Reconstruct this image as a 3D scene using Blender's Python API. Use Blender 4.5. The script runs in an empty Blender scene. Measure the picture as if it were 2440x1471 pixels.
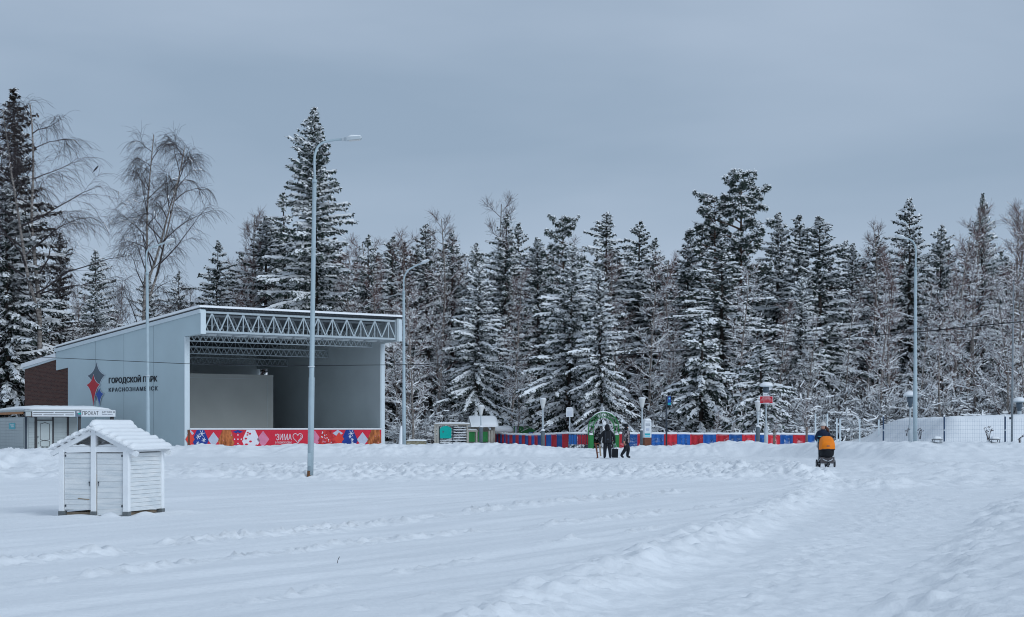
import bpy, bmesh, math, random
import numpy as np
from mathutils import Vector, Matrix, Euler

# ------------------------------------------------------------------ camera, sky, sun, exposure
SC = bpy.context.scene
COL = SC.collection
F = 65.0 / 36.0 * 2440.0          # focal length in photo pixels
HZ = 1020.0                       # horizon row in the photo
CAM_Z = 1.6
cam_d = bpy.data.cameras.new('camera')
cam_d.lens = 65.0
cam_d.sensor_width = 36.0
cam_d.sensor_fit = 'HORIZONTAL'
cam_d.shift_y = (HZ - 1471 / 2) / 2440.0
cam_d.clip_end = 4000
cam = bpy.data.objects.new('camera', cam_d)
cam.location = (0, 0, CAM_Z)
cam.rotation_euler = (math.radians(90), 0, 0)
COL.objects.link(cam)
SC.camera = cam

SUN_EL, SUN_AZ = math.radians(32), math.radians(135)   # azimuth clockwise from +Y (view direction)
world = bpy.data.worlds.new('World')
SC.world = world
world.use_nodes = True
nt = world.node_tree
nt.nodes.clear()
N = nt.nodes.new
out = N('ShaderNodeOutputWorld'); bg = N('ShaderNodeBackground')
sky = N('ShaderNodeTexSky'); sky.sky_type = 'NISHITA'; sky.sun_disc = False
sky.sun_elevation = SUN_EL; sky.sun_rotation = SUN_AZ
sky.air_density = 1.0; sky.dust_density = 3.0; sky.ozone_density = 1.0
geo = N('ShaderNodeTexCoord')
mp = N('ShaderNodeMapping'); mp.inputs['Scale'].default_value = (2.4, 2.4, 6.5)
mp.inputs['Rotation'].default_value = (0.12, 0.16, 0.6); mp.inputs['Location'].default_value = (4, 9, 2)
nz = N('ShaderNodeTexNoise'); nz.inputs['Scale'].default_value = 1.0
nz.inputs['Detail'].default_value = 5; nz.inputs['Roughness'].default_value = 0.48
nz.inputs['Distortion'].default_value = 0.35
ramp = N('ShaderNodeValToRGB')
ramp.color_ramp.elements[0].position = 0.36; ramp.color_ramp.elements[0].color = (2.72, 3.62, 4.78, 1)
ramp.color_ramp.elements[1].position = 0.66; ramp.color_ramp.elements[1].color = (4.02, 4.92, 6.18, 1)
mix = N('ShaderNodeMix'); mix.data_type = 'RGBA'; mix.inputs[0].default_value = 0.93   # cloud cover over the clear sky
L = nt.links.new
L(geo.outputs['Generated'], mp.inputs['Vector']); L(mp.outputs[0], nz.inputs['Vector'])
L(nz.outputs['Fac'], ramp.inputs['Fac']); L(sky.outputs[0], mix.inputs[6]); L(ramp.outputs[0], mix.inputs[7])
sxz = N('ShaderNodeSeparateXYZ'); L(geo.outputs['Generated'], sxz.inputs[0])      # the overcast is paler towards the horizon all round
mrz = N('ShaderNodeMapRange'); mrz.inputs['From Max'].default_value = 0.28; mrz.inputs['To Min'].default_value = 1.09; mrz.inputs['To Max'].default_value = 0.95
L(sxz.outputs[2], mrz.inputs['Value']); vm = N('ShaderNodeVectorMath'); vm.operation = 'SCALE'
L(mix.outputs[2], vm.inputs[0]); L(mrz.outputs[0], vm.inputs['Scale'])
L(vm.outputs[0], bg.inputs['Color']); bg.inputs['Strength'].default_value = 0.095
L(bg.outputs[0], out.inputs['Surface'])

sun_d = bpy.data.lights.new('sun', 'SUN')
sun_d.energy = 1.2; sun_d.angle = math.radians(32); sun_d.color = (0.78, 0.89, 1.0)
sun = bpy.data.objects.new('sun', sun_d); COL.objects.link(sun)
sd = Vector((math.sin(SUN_AZ) * math.cos(SUN_EL), math.cos(SUN_AZ) * math.cos(SUN_EL), math.sin(SUN_EL)))
sun.rotation_euler = sd.to_track_quat('Z', 'Y').to_euler()
sun.location = sd * 50
vs = SC.view_settings
vs.view_transform = 'Standard'; vs.look = 'None'; vs.gamma = 1.0; vs.use_curve_mapping = False
vs.exposure = 0.2
SC.cycles.filter_width = 1.05
SC.cycles.max_bounces = 6
SC.cycles.diffuse_bounces = 4
SC.cycles.transparent_max_bounces = 6

# ------------------------------------------------------------------ helpers
def P(px, py, Z):
    """a point of the photo at the distance Z (metres from the camera)"""
    return Vector(((px - 1220) / F * Z, Z, CAM_Z - (py - HZ) / F * Z))
def X(px, Z): return (px - 1220) / F * Z
def Zt(py, Z): return CAM_Z - (py - HZ) / F * Z

def mat(name, col, rough=0.8, var=0.12, scale=3.0, bump=0.0, bscale=40.0, metal=0.0, spec=0.3, col2=None, rnd=0.0, coords='Object', stretch=(1, 1, 1)):
    m = bpy.data.materials.new(name); m.use_nodes = True
    t = m.node_tree; b = t.nodes['Principled BSDF']
    b.inputs['Roughness'].default_value = rough
    b.inputs['Metallic'].default_value = metal
    b.inputs['Specular IOR Level'].default_value = spec
    tc = t.nodes.new('ShaderNodeTexCoord')
    mpn = t.nodes.new('ShaderNodeMapping'); mpn.inputs['Scale'].default_value = stretch
    t.links.new(tc.outputs[coords], mpn.inputs['Vector'])
    n = t.nodes.new('ShaderNodeTexNoise'); n.inputs['Scale'].default_value = scale; n.inputs['Detail'].default_value = 4
    t.links.new(mpn.outputs[0], n.inputs['Vector'])
    r = t.nodes.new('ShaderNodeValToRGB')
    c = np.array(col[:3]); c2 = np.array(col2[:3]) if col2 is not None else np.clip(c * (1 + var), 0, 1)
    c1 = c if col2 is not None else c * (1 - var)
    r.color_ramp.elements[0].position = 0.32; r.color_ramp.elements[0].color = (*c1, 1)
    r.color_ramp.elements[1].position = 0.68; r.color_ramp.elements[1].color = (*c2, 1)
    t.links.new(n.outputs['Fac'], r.inputs['Fac'])
    src = r.outputs[0]
    if rnd:
        oi = t.nodes.new('ShaderNodeObjectInfo'); hs = t.nodes.new('ShaderNodeHueSaturation')
        mr = t.nodes.new('ShaderNodeMapRange')
        mr.inputs['To Min'].default_value = 1 - rnd; mr.inputs['To Max'].default_value = 1 + rnd
        t.links.new(oi.outputs['Random'], mr.inputs['Value']); t.links.new(mr.outputs[0], hs.inputs['Value'])
        t.links.new(src, hs.inputs['Color']); src = hs.outputs[0]
    t.links.new(src, b.inputs['Base Color'])
    if bump:
        n2 = t.nodes.new('ShaderNodeTexNoise'); n2.inputs['Scale'].default_value = bscale; n2.inputs['Detail'].default_value = 5
        t.links.new(mpn.outputs[0], n2.inputs['Vector'])
        bp = t.nodes.new('ShaderNodeBump'); bp.inputs['Strength'].default_value = bump; bp.inputs['Distance'].default_value = 0.02
        t.links.new(n2.outputs['Fac'], bp.inputs['Height']); t.links.new(bp.outputs[0], b.inputs['Normal'])
    return m

M = {}
M['snow'] = mat('snow', (0.86, 0.87, 0.885), 0.75, 0.02, 0.5, 0.75, 11.0, spec=0.25)
M['snow_soft'] = mat('snow_soft', (0.87, 0.88, 0.89), 0.8, 0.015, 2.0, 0.2, 9.0, spec=0.2)
M['tree_snow'] = mat('tree_snow', (0.86, 0.87, 0.88), 0.85, 0.04, 1.5, spec=0.1, rnd=0.04)
M['needle'] = mat('needle', (0.036, 0.056, 0.052), 0.75, 0.3, 1.1, spec=0.1, col2=(0.078, 0.100, 0.082), rnd=0.2)
M['needle_brown'] = mat('needle_brown', (0.034, 0.034, 0.030), 0.8, 0.3, 0.9, spec=0.1, col2=(0.085, 0.062, 0.050), rnd=0.15)
M['bark'] = mat('bark', (0.055, 0.045, 0.040), 0.9, 0.3, 6.0, spec=0.1)
M['twig'] = mat('twig', (0.11, 0.068, 0.064), 0.85, 0.25, 2.0, spec=0.1, col2=(0.19, 0.118, 0.108), rnd=0.25)
M['twig_dark'] = mat('twig_dark', (0.060, 0.050, 0.052), 0.85, 0.2, 2.0, spec=0.1)
M['birch_bark'] = mat('birch_bark', (0.10, 0.085, 0.078), 0.85, 0.2, 3.0, spec=0.15, col2=(0.40, 0.36, 0.33), stretch=(1, 1, 3))
M['pine_bark'] = mat('pine_bark', (0.07, 0.048, 0.040), 0.9, 0.2, 5.0, spec=0.1, col2=(0.12, 0.075, 0.055))
M['wall_grey'] = mat('wall_grey', (0.48, 0.58, 0.61), 0.55, 0.05, 0.35, spec=0.3)
M['wall_inner'] = mat('wall_inner', (0.52, 0.57, 0.58), 0.7, 0.06, 0.5, 0.3, 20, spec=0.2)
M['panel_grey'] = mat('panel_grey', (0.46, 0.47, 0.45), 0.75, 0.05, 0.6, spec=0.2)
M['trim_grey'] = mat('trim_grey', (0.62, 0.69, 0.72), 0.5, 0.04, 1.0)
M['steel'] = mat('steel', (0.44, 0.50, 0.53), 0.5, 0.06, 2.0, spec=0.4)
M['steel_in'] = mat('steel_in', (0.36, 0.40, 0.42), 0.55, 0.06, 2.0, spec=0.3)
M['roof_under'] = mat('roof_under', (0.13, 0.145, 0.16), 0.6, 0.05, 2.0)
M['lamp_grey'] = mat('lamp_grey', (0.40, 0.49, 0.53), 0.5, 0.07, 2.5, spec=0.4)
M['rust'] = mat('rust', (0.10, 0.045, 0.022), 0.85, 0.3, 25, col2=(0.30, 0.14, 0.06))
M['pale_metal'] = mat('pale_metal', (0.50, 0.55, 0.58), 0.5, 0.06, 3.0)
M['lamp_glass'] = mat('lamp_glass', (0.66, 0.66, 0.64), 0.35, 0.04, 3.0, spec=0.4)
M['dark_metal'] = mat('dark_metal', (0.03, 0.04, 0.055), 0.5, 0.1, 4.0, spec=0.4)
M['post_blue'] = mat('post_blue', (0.035, 0.065, 0.12), 0.5, 0.1, 4.0)
M['mast_grey'] = mat('mast_grey', (0.24, 0.27, 0.29), 0.6, 0.1, 3)
M['wire'] = mat('wire', (0.30, 0.37, 0.45), 0.6, 0.08, 4.0)
M['white_wood'] = mat('white_wood', (0.66, 0.70, 0.72), 0.75, 0.10, 2.2, 0.5, 30, col2=(0.86, 0.86, 0.85), stretch=(1, 1, 7))
M['white_frame'] = mat('white_frame', (0.85, 0.86, 0.87), 0.7, 0.05, 3.0, 0.2, 40)
M['grey_foot'] = mat('grey_foot', (0.15, 0.165, 0.17), 0.8, 0.15, 12)
M['worn_wood'] = mat('worn_wood', (0.30, 0.235, 0.17), 0.8, 0.15, 8)
M['kiosk'] = mat('kiosk', (0.44, 0.48, 0.48), 0.7, 0.05, 1.5)
M['kiosk_dark'] = mat('kiosk_dark', (0.060, 0.058, 0.062), 0.6, 0.1, 3)
M['door_grey'] = mat('door_grey', (0.50, 0.54, 0.53), 0.6, 0.05, 2)
M['white_paint'] = mat('white_paint', (0.72, 0.74, 0.76), 0.5, 0.04, 3)
M['soffit_orange'] = mat('soffit_orange', (0.36, 0.15, 0.045), 0.6, 0.12, 5)
M['ink'] = mat('ink', (0.008, 0.011, 0.018), 0.5, 0.05, 3)
M['ink_soft'] = mat('ink_soft', (0.045, 0.060, 0.080), 0.5, 0.05, 3)
M['ink_grey'] = mat('ink_grey', (0.16, 0.19, 0.25), 0.5, 0.05, 3)
M['teal'] = mat('teal', (0.02, 0.36, 0.42), 0.45, 0.06, 2)
M['green_teal'] = mat('green_teal', (0.0, 0.42, 0.36), 0.4, 0.05, 4)
M['star_red'] = mat('star_red', (0.50, 0.012, 0.024), 0.45, 0.04, 2)
M['star_blue'] = mat('star_blue', (0.015, 0.075, 0.36), 0.45, 0.04, 2)
M['star_grey'] = mat('star_grey', (0.085, 0.115, 0.145), 0.45, 0.06, 1.5)
M['star_rim'] = mat('star_rim', (0.62, 0.68, 0.74), 0.4, 0.03, 2)
M['ban_red'] = mat('ban_red', (0.62, 0.022, 0.050), 0.5, 0.06, 0.8)
M['ban_orange'] = mat('ban_orange', (0.70, 0.060, 0.038), 0.5, 0.05, 2)
M['ban_blue'] = mat('ban_blue', (0.012, 0.045, 0.25), 0.5, 0.15, 3)
M['ban_grey'] = mat('ban_grey', (0.48, 0.52, 0.62), 0.5, 0.06, 4)
M['ban_pink'] = mat('ban_pink', (0.66, 0.22, 0.34), 0.5, 0.08, 4)
M['ban_white'] = mat('ban_white', (0.74, 0.74, 0.79), 0.5, 0.03, 4)
M['ban_fur'] = mat('ban_fur', (0.20, 0.05, 0.015), 0.6, 0.2, 5, col2=(0.60, 0.19, 0.06), stretch=(1.5, 1.5, .6))
M['ban_bokeh'] = mat('ban_bokeh', (0.36, 0.010, 0.018), 0.5, 0.2, 7, col2=(0.66, 0.055, 0.050))
M['fence_red'] = mat('fence_red', (0.60, 0.030, 0.048), 0.5, 0.12, 2.0, rnd=0.25)
M['fence_blue'] = mat('fence_blue', (0.018, 0.13, 0.44), 0.5, 0.12, 2.0, rnd=0.25)
M['green'] = mat('green', (0.030, 0.22, 0.060), 0.45, 0.12, 3)
M['beige'] = mat('beige', (0.42, 0.39, 0.34), 0.7, 0.08, 4)
M['bench_wood'] = mat('bench_wood', (0.34, 0.30, 0.19), 0.7, 0.1, 5)
M['house_wood'] = mat('house_wood', (0.30, 0.17, 0.085), 0.75, 0.2, 4)
M['house_roof'] = mat('house_roof', (0.08, 0.16, 0.15), 0.7, 0.15, 3)
M['rust_brown'] = mat('rust_brown', (0.17, 0.062, 0.036), 0.75, 0.12, 5)
M['sign_red'] = mat('sign_red', (0.52, 0.008, 0.020), 0.4, 0.04, 4)
M['stone_grey'] = mat('stone_grey', (0.12, 0.15, 0.17), 0.8, 0.12, 6)
M['stump'] = mat('stump', (0.20, 0.15, 0.125), 0.85, 0.15, 8)
M['skin'] = mat('skin', (0.50, 0.27, 0.20), 0.6, 0.05, 6)
M['navy'] = mat('navy', (0.008, 0.018, 0.045), 0.8, 0.2, 8)
M['black_cloth'] = mat('black_cloth', (0.010, 0.012, 0.016), 0.8, 0.25, 8)
M['dark_trousers'] = mat('dark_trousers', (0.013, 0.016, 0.023), 0.85, 0.2, 8)
M['cyan_strip'] = mat('cyan_strip', (0.22, 0.62, 0.72), 0.5, 0.04, 5)
M['knit'] = mat('knit', (0.62, 0.60, 0.58), 0.9, 0.1, 30)
M['hair'] = mat('hair', (0.10, 0.040, 0.028), 0.7, 0.2, 20)
M['orange'] = mat('orange', (0.95, 0.24, 0.008), 0.6, 0.06, 6, 0.3, 9)
M['tyre'] = mat('tyre', (0.016, 0.017, 0.019), 0.8, 0.2, 12)
M['frame_silver'] = mat('frame_silver', (0.52, 0.54, 0.56), 0.35, 0.05, 5, spec=0.5)
M['grey_cloth'] = mat('grey_cloth', (0.11, 0.10, 0.105), 0.85, 0.2, 14)
M['cable'] = mat('cable', (0.008, 0.009, 0.012), 0.6, 0.1, 3)
# a printed camouflage and a brick wall
def camo():
    m = mat('camo', (0.02, 0.02, 0.026), 0.85, 0.2, 9)
    t = m.node_tree; b = t.nodes['Principled BSDF']
    tc = t.nodes.new('ShaderNodeTexCoord'); w = t.nodes.new('ShaderNodeTexWave')
    w.inputs['Scale'].default_value = 3.6; w.inputs['Distortion'].default_value = 9; w.inputs['Detail'].default_value = 2
    r = t.nodes.new('ShaderNodeValToRGB'); r.color_ramp.interpolation = 'CONSTANT'
    e = r.color_ramp.elements; e[0].color = (0.014, 0.013, 0.019, 1); e[1].position = 0.62; e[1].color = (0.30, 0.26, 0.27, 1)
    t.links.new(tc.outputs['Object'], w.inputs['Vector']); t.links.new(w.outputs['Fac'], r.inputs['Fac'])
    t.links.new(r.outputs[0], b.inputs['Base Color']); return m
M['camo'] = camo()
def brick():
    m = mat('brick', (0.08, 0.035, 0.030), 0.85, 0.1, 3)
    t = m.node_tree; b = t.nodes['Principled BSDF']
    tc = t.nodes.new('ShaderNodeTexCoord'); sx = t.nodes.new('ShaderNodeSeparateXYZ'); cx = t.nodes.new('ShaderNodeCombineXYZ')
    k = t.nodes.new('ShaderNodeTexBrick'); k.inputs['Scale'].default_value = 1.0
    k.inputs['Brick Width'].default_value = 0.26; k.inputs['Row Height'].default_value = 0.085; k.inputs['Mortar Size'].default_value = 0.012
    k.inputs['Color1'].default_value = (0.060, 0.026, 0.022, 1); k.inputs['Color2'].default_value = (0.115, 0.050, 0.038, 1)
    k.inputs['Mortar'].default_value = (0.11, 0.075, 0.065, 1)
    t.links.new(tc.outputs['Object'], sx.inputs[0]); ad = t.nodes.new('ShaderNodeMath')
    t.links.new(sx.outputs[0], ad.inputs[0]); t.links.new(sx.outputs[1], ad.inputs[1])
    t.links.new(ad.outputs[0], cx.inputs[0]); t.links.new(sx.outputs[2], cx.inputs[1])
    t.links.new(cx.outputs[0], k.inputs['Vector']); t.links.new(k.outputs['Color'], b.inputs['Base Color'])
    bp = t.nodes.new('ShaderNodeBump'); bp.inputs['Strength'].default_value = 0.5; bp.inputs['Distance'].default_value = 0.01; bp.invert = True
    t.links.new(k.outputs['Fac'], bp.inputs['Height']); t.links.new(bp.outputs[0], b.inputs['Normal'])
    return m
M['brick'] = brick()

def tag(o, label=None, cat=None, group=None, kind=None):
    if label: o['label'] = label
    if cat: o['category'] = cat
    if group: o['group'] = group
    if kind: o['kind'] = kind
    return o
def empty(name, loc=(0, 0, 0), rz=0, label=None, cat=None, group=None):
    o = bpy.data.objects.new(name, None); o.empty_display_size = 0.2
    o.location = loc; o.rotation_euler = (0, 0, rz); COL.objects.link(o)
    return tag(o, label, cat, group)
def link(name, me, parent=None):
    o = bpy.data.objects.new(name, me); COL.objects.link(o)
    if parent is not None: o.parent = parent
    return o
def copy_tree(o, parent=None):
    c = o.copy(); COL.objects.link(c); c.parent = parent
    for ch in list(o.children): copy_tree(ch, c)
    return c

def perp(d):
    d = Vector(d).normalized()
    a = Vector((0, 0, 1)) if abs(d.z) < 0.9 else Vector((1, 0, 0))
    u = d.cross(a).normalized(); return u, d.cross(u).normalized()

class MB:
    """collects simple shapes; build() links them as one mesh object"""
    def __init__(s): s.v = []; s.f = []; s.sm = []
    def add(s, vs, fs, smooth=False):
        k = len(s.v); s.v += [tuple(p) for p in vs]
        s.f += [tuple(i + k for i in f) for f in fs]; s.sm += [smooth] * len(fs); return s
    def box(s, lo, hi, bev=0.0):
        x0, y0, z0 = lo; x1, y1, z1 = hi
        v = [(x0, y0, z0), (x1, y0, z0), (x1, y1, z0), (x0, y1, z0), (x0, y0, z1), (x1, y0, z1), (x1, y1, z1), (x0, y1, z1)]
        return s.add(v, [(3, 2, 1, 0), (4, 5, 6, 7), (0, 1, 5, 4), (1, 2, 6, 5), (2, 3, 7, 6), (3, 0, 4, 7)])
    def bar(s, a, b, w, h=None, up=(0, 0, 1)):
        """a square bar from a to b"""
        a = Vector(a); b = Vector(b); h = h or w; d = (b - a).normalized()
        up = Vector(up)
        if abs(d.dot(up)) > 0.95: up = Vector((0, 1, 0)) if abs(d.y) < 0.9 else Vector((1, 0, 0))
        u = d.cross(up).normalized(); n = u.cross(d).normalized()
        v = []
        for p in (a, b):
            for i, j in ((-1, -1), (1, -1), (1, 1), (-1, 1)): v.append(p + u * (i * w / 2) + n * (j * h / 2))
        return s.add(v, [(3, 2, 1, 0), (4, 5, 6, 7), (0, 1, 5, 4), (1, 2, 6, 5), (2, 3, 7, 6), (3, 0, 4, 7)])
    def tube(s, pts, rad, n=10, cap=True):
        pts = [Vector(p) for p in pts]
        if not hasattr(rad, '__len__'): rad = [rad] * len(pts)
        v = []; f = []
        u = None
        for i, p in enumerate(pts):
            d = (pts[min(i + 1, len(pts) - 1)] - pts[max(i - 1, 0)])
            if d.length < 1e-6: d = pts[-1] - pts[0]
            d.normalize()
            if u is None: u, w = perp(d)
            else:
                u = (u - d * u.dot(d)); u = u.normalized() if u.length > 1e-6 else perp(d)[0]
                w = d.cross(u).normalized()
            for k in range(n):
                a = 2 * math.pi * k / n
                v.append(p + (u * math.cos(a) + w * math.sin(a)) * rad[i])
        for i in range(len(pts) - 1):
            for k in range(n):
                k2 = (k + 1) % n
                f.append((i * n + k, i * n + k2, (i + 1) * n + k2, (i + 1) * n + k))
        s.add(v, f, True)
        if cap:
            b = len(s.v) - len(v)
            s.f += [tuple(b + k for k in range(n))[::-1], tuple(b + (len(pts) - 1) * n + k for k in range(n))]; s.sm += [False, False]
        return s
    def lathe(s, prof, n=16, c=(0, 0, 0), sy=1.0):
        v = []; f = []
        for r, z in prof:
            for k in range(n):
                a = 2 * math.pi * k / n
                v.append((c[0] + r * math.cos(a), c[1] + r * math.sin(a) * sy, c[2] + z))
        for i in range(len(prof) - 1):
            for k in range(n):
                k2 = (k + 1) % n
                f.append((i * n + k, i * n + k2, (i + 1) * n + k2, (i + 1) * n + k))
        s.add(v, f, True)
        b = len(s.v) - len(v)
        s.f += [tuple(b + k for k in range(n))[::-1], tuple(b + (len(prof) - 1) * n + k for k in range(n))]; s.sm += [False, False]
        return s
    def prism(s, poly, o, ax, ay, thick):
        """a flat polygon (2-D) laid at o along ax, ay and given a thickness along ax x ay"""
        o = Vector(o); ax = Vector(ax); ay = Vector(ay); nn = ax.cross(ay).normalized() * thick
        n = len(poly)
        v = [o + ax * a + ay * b for a, b in poly] + [o + ax * a + ay * b + nn for a, b in poly]
        f = [tuple(range(n))[::-1], tuple(range(n, 2 * n))]
        for i in range(n): f.append((i, (i + 1) % n, n + (i + 1) % n, n + i))
        return s.add(v, f)
    def pillow(s, lo, hi, top, nx=8, ny=6, jit=0.0, seed=0):
        """a rounded slab (lying snow): flat base lo..hi at lo[2], domed up to top"""
        rr = random.Random(seed); v = []; f = []
        for j in range(ny + 1):
            for i in range(nx + 1):
                a = i / nx; b = j / ny
                e = min(1, 5 * min(a, 1 - a)) ** 0.4 * min(1, 5 * min(b, 1 - b)) ** 0.4
                v.append((lo[0] + (hi[0] - lo[0]) * a, lo[1] + (hi[1] - lo[1]) * b, lo[2] + (hi[2] - lo[2]) * 0 + top * e * (1 + jit * (rr.random() - .5))))
        for j in range(ny):
            for i in range(nx):
                k = j * (nx + 1) + i; f.append((k, k + 1, k + nx + 2, k + nx + 1))
        s.add(v, f, True)
        b = len(s.v) - len(v)
        ring = [b + i for i in range(nx + 1)] + [b + j * (nx + 1) + nx for j in range(1, ny + 1)] + [b + ny * (nx + 1) + i for i in range(nx - 1, -1, -1)] + [b + j * (nx + 1) for j in range(ny - 1, 0, -1)]
        s.f.append(tuple(ring[::-1])); s.sm.append(False)
        return s
    def mesh(s, name, m):
        me = bpy.data.meshes.new(name); me.from_pydata(s.v, [], s.f)
        me.polygons.foreach_set('use_smooth', s.sm)
        if m is not None: me.materials.append(M[m] if isinstance(m, str) else m)
        me.update(); return me
    def build(s, name, m, parent=None): return link(name, s.mesh(name, m), parent)

def part(name, m, parent, *calls):
    b = MB()
    for c in calls: getattr(b, c[0])(*c[1:])
    return b.build(name, m, parent)

def text_mesh(txt, width, height, m, bold=0.0, depth=0.02, spacing=1.0):
    """lettering as flat geometry, fitted to width x height metres, origin at lower left"""
    cu = bpy.data.curves.new('lettering', 'FONT'); cu.body = txt; cu.extrude = 0.001; cu.offset = bold; cu.space_character = spacing
    ob = bpy.data.objects.new('lettering_tmp', cu); COL.objects.link(ob)
    dg = bpy.context.evaluated_depsgraph_get(); dg.update()
    me = bpy.data.meshes.new_from_object(ob.evaluated_get(dg))
    bpy.data.objects.remove(ob); bpy.data.curves.remove(cu)
    n = len(me.vertices); co = np.zeros(n * 3); me.vertices.foreach_get('co', co); co = co.reshape(-1, 3)
    lo = co.min(0); hi = co.max(0)
    co[:, 0] = (co[:, 0] - lo[0]) / (hi[0] - lo[0]) * width
    co[:, 1] = (co[:, 1] - lo[1]) / (hi[1] - lo[1]) * height
    co[:, 2] = (co[:, 2] - lo[2]) / max(1e-6, hi[2] - lo[2]) * depth
    me.vertices.foreach_set('co', co.ravel()); me.materials.clear(); me.materials.append(M[m]); me.update()
    return me
def put_text(txt, parent, o, ax, ay, width, height, m, bold=0.0, depth=0.012, spacing=1.0):
    me = text_mesh(txt, width, height, m, bold, depth, spacing)
    ob = link('lettering', me, parent)
    ax = Vector(ax).normalized(); ay = Vector(ay).normalized(); az = ax.cross(ay)
    mm = Matrix((ax, ay, az)).transposed().to_4x4(); mm.translation = Vector(o)
    ob.matrix_local = mm
    return ob

# ------------------------------------------------------------------ noise for terrain and trees
_PERM = np.random.RandomState(7).permutation(4096)
def perlin(x, y, seed=0):
    xi = np.floor(x).astype(np.int64); yi = np.floor(y).astype(np.int64)
    xf = x - xi; yf = y - yi
    def g(ix, iy):
        h = _PERM[(_PERM[(ix + seed * 57) & 4095] + iy) & 4095]
        a = h * (2 * math.pi / 4096.0)
        return np.cos(a), np.sin(a)
    u = xf * xf * xf * (xf * (xf * 6 - 15) + 10); w = yf * yf * yf * (yf * (yf * 6 - 15) + 10)
    def d(ix, iy, fx, fy):
        gx, gy = g(ix, iy); return gx * fx + gy * fy
    a = d(xi, yi, xf, yf); b = d(xi + 1, yi, xf - 1, yf); c = d(xi, yi + 1, xf, yf - 1); e = d(xi + 1, yi + 1, xf - 1, yf - 1)
    return (a + u * (b - a)) * (1 - w) + (c + u * (e - c)) * w
def fbm(x, y, oct=4, seed=0):
    s = np.zeros_like(x, dtype=float); a = 1.0
    for i in range(oct):
        s += a * perlin(x * 2 ** i, y * 2 ** i, seed + i); a *= 0.5
    return s
def sst(a, b, x):
    t = np.clip((x - a) / (b - a), 0, 1); return t * t * (3 - 2 * t)
# ------------------------------------------------------------------ the snow-covered ground
def gpt(px, py):
    Z = CAM_Z * F / (py - HZ); return (X(px, Z), Z)
TRACKS = [  # (photo polyline, half width m, groove depth, lump height, seed)
    ([(-200, 1362), (20, 1338), (250, 1316), (480, 1287), (760, 1262), (1000, 1236), (1250, 1206), (1520, 1183), (1700, 1165)], 0.34, 0.02, 0.12, 31),
    ([(-300, 1430), (0, 1397), (250, 1371), (600, 1322), (800, 1297), (1220, 1262), (1480, 1238), (1700, 1206), (1790, 1188)], 0.20, 0.03, 0.10, 33),
    ([(300, 1500), (600, 1440), (740, 1410), (800, 1393), (940, 1365), (1140, 1328), (1300, 1297), (1480, 1275), (1690, 1240)], 0.09, 0.012, 0.085, 35),
    ([(690, 1500), (810, 1471), (1100, 1410), (1300, 1365), (1480, 1330), (1560, 1308)], 0.10, 0.012, 0.085, 37)]
TRACKS = [([gpt(*p) for p in pl], w, g, l, sd_) for pl, w, g, l, sd_ in TRACKS]
def dist_poly(x, y, pl):
    best = np.full(np.shape(x), 1e9)
    for (ax, ay), (bx, by) in zip(pl[:-1], pl[1:]):
        dx, dy = bx - ax, by - ay
        t = np.clip(((x - ax) * dx + (y - ay) * dy) / (dx * dx + dy * dy), 0, 1)
        best = np.minimum(best, np.hypot(x - ax - t * dx, y - ay - t * dy))
    return best
EY = [0, 10, 15.6, 18.5, 23.1, 30, 38, 47, 54, 60, 66, 75, 95]
EX = [-3.5, -1.65, -.43, .34, 1.47, 3.27, 5.27, 7.4, 8.6, 9.4, 9.9, 10.4, 10.4]
RY = [0, 14, 18.5, 25.2, 32, 39, 46, 54, 60, 90]
RX = [2.4, 3.5, 4.4, 6.3, 8.6, 10.6, 13.0, 16.5, 24, 60]
BPX = [-300, 140, 300, 440, 480, 560, 640, 720, 840, 930, 1000, 1080, 1160, 1230, 1300, 1360, 1450, 1520, 1600, 1660, 1720, 1790, 1850, 1900, 1950, 2010, 2100, 2500, 3000]
BPY = [1076, 1076, 1066, 1067, 1063, 1067, 1067, 1062, 1063, 1064, 1064, 1062, 1060, 1063, 1068, 1073, 1075, 1067, 1066, 1065, 1057, 1056, 1067, 1066, 1062, 1060, 1060, 1059, 1059]
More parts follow.
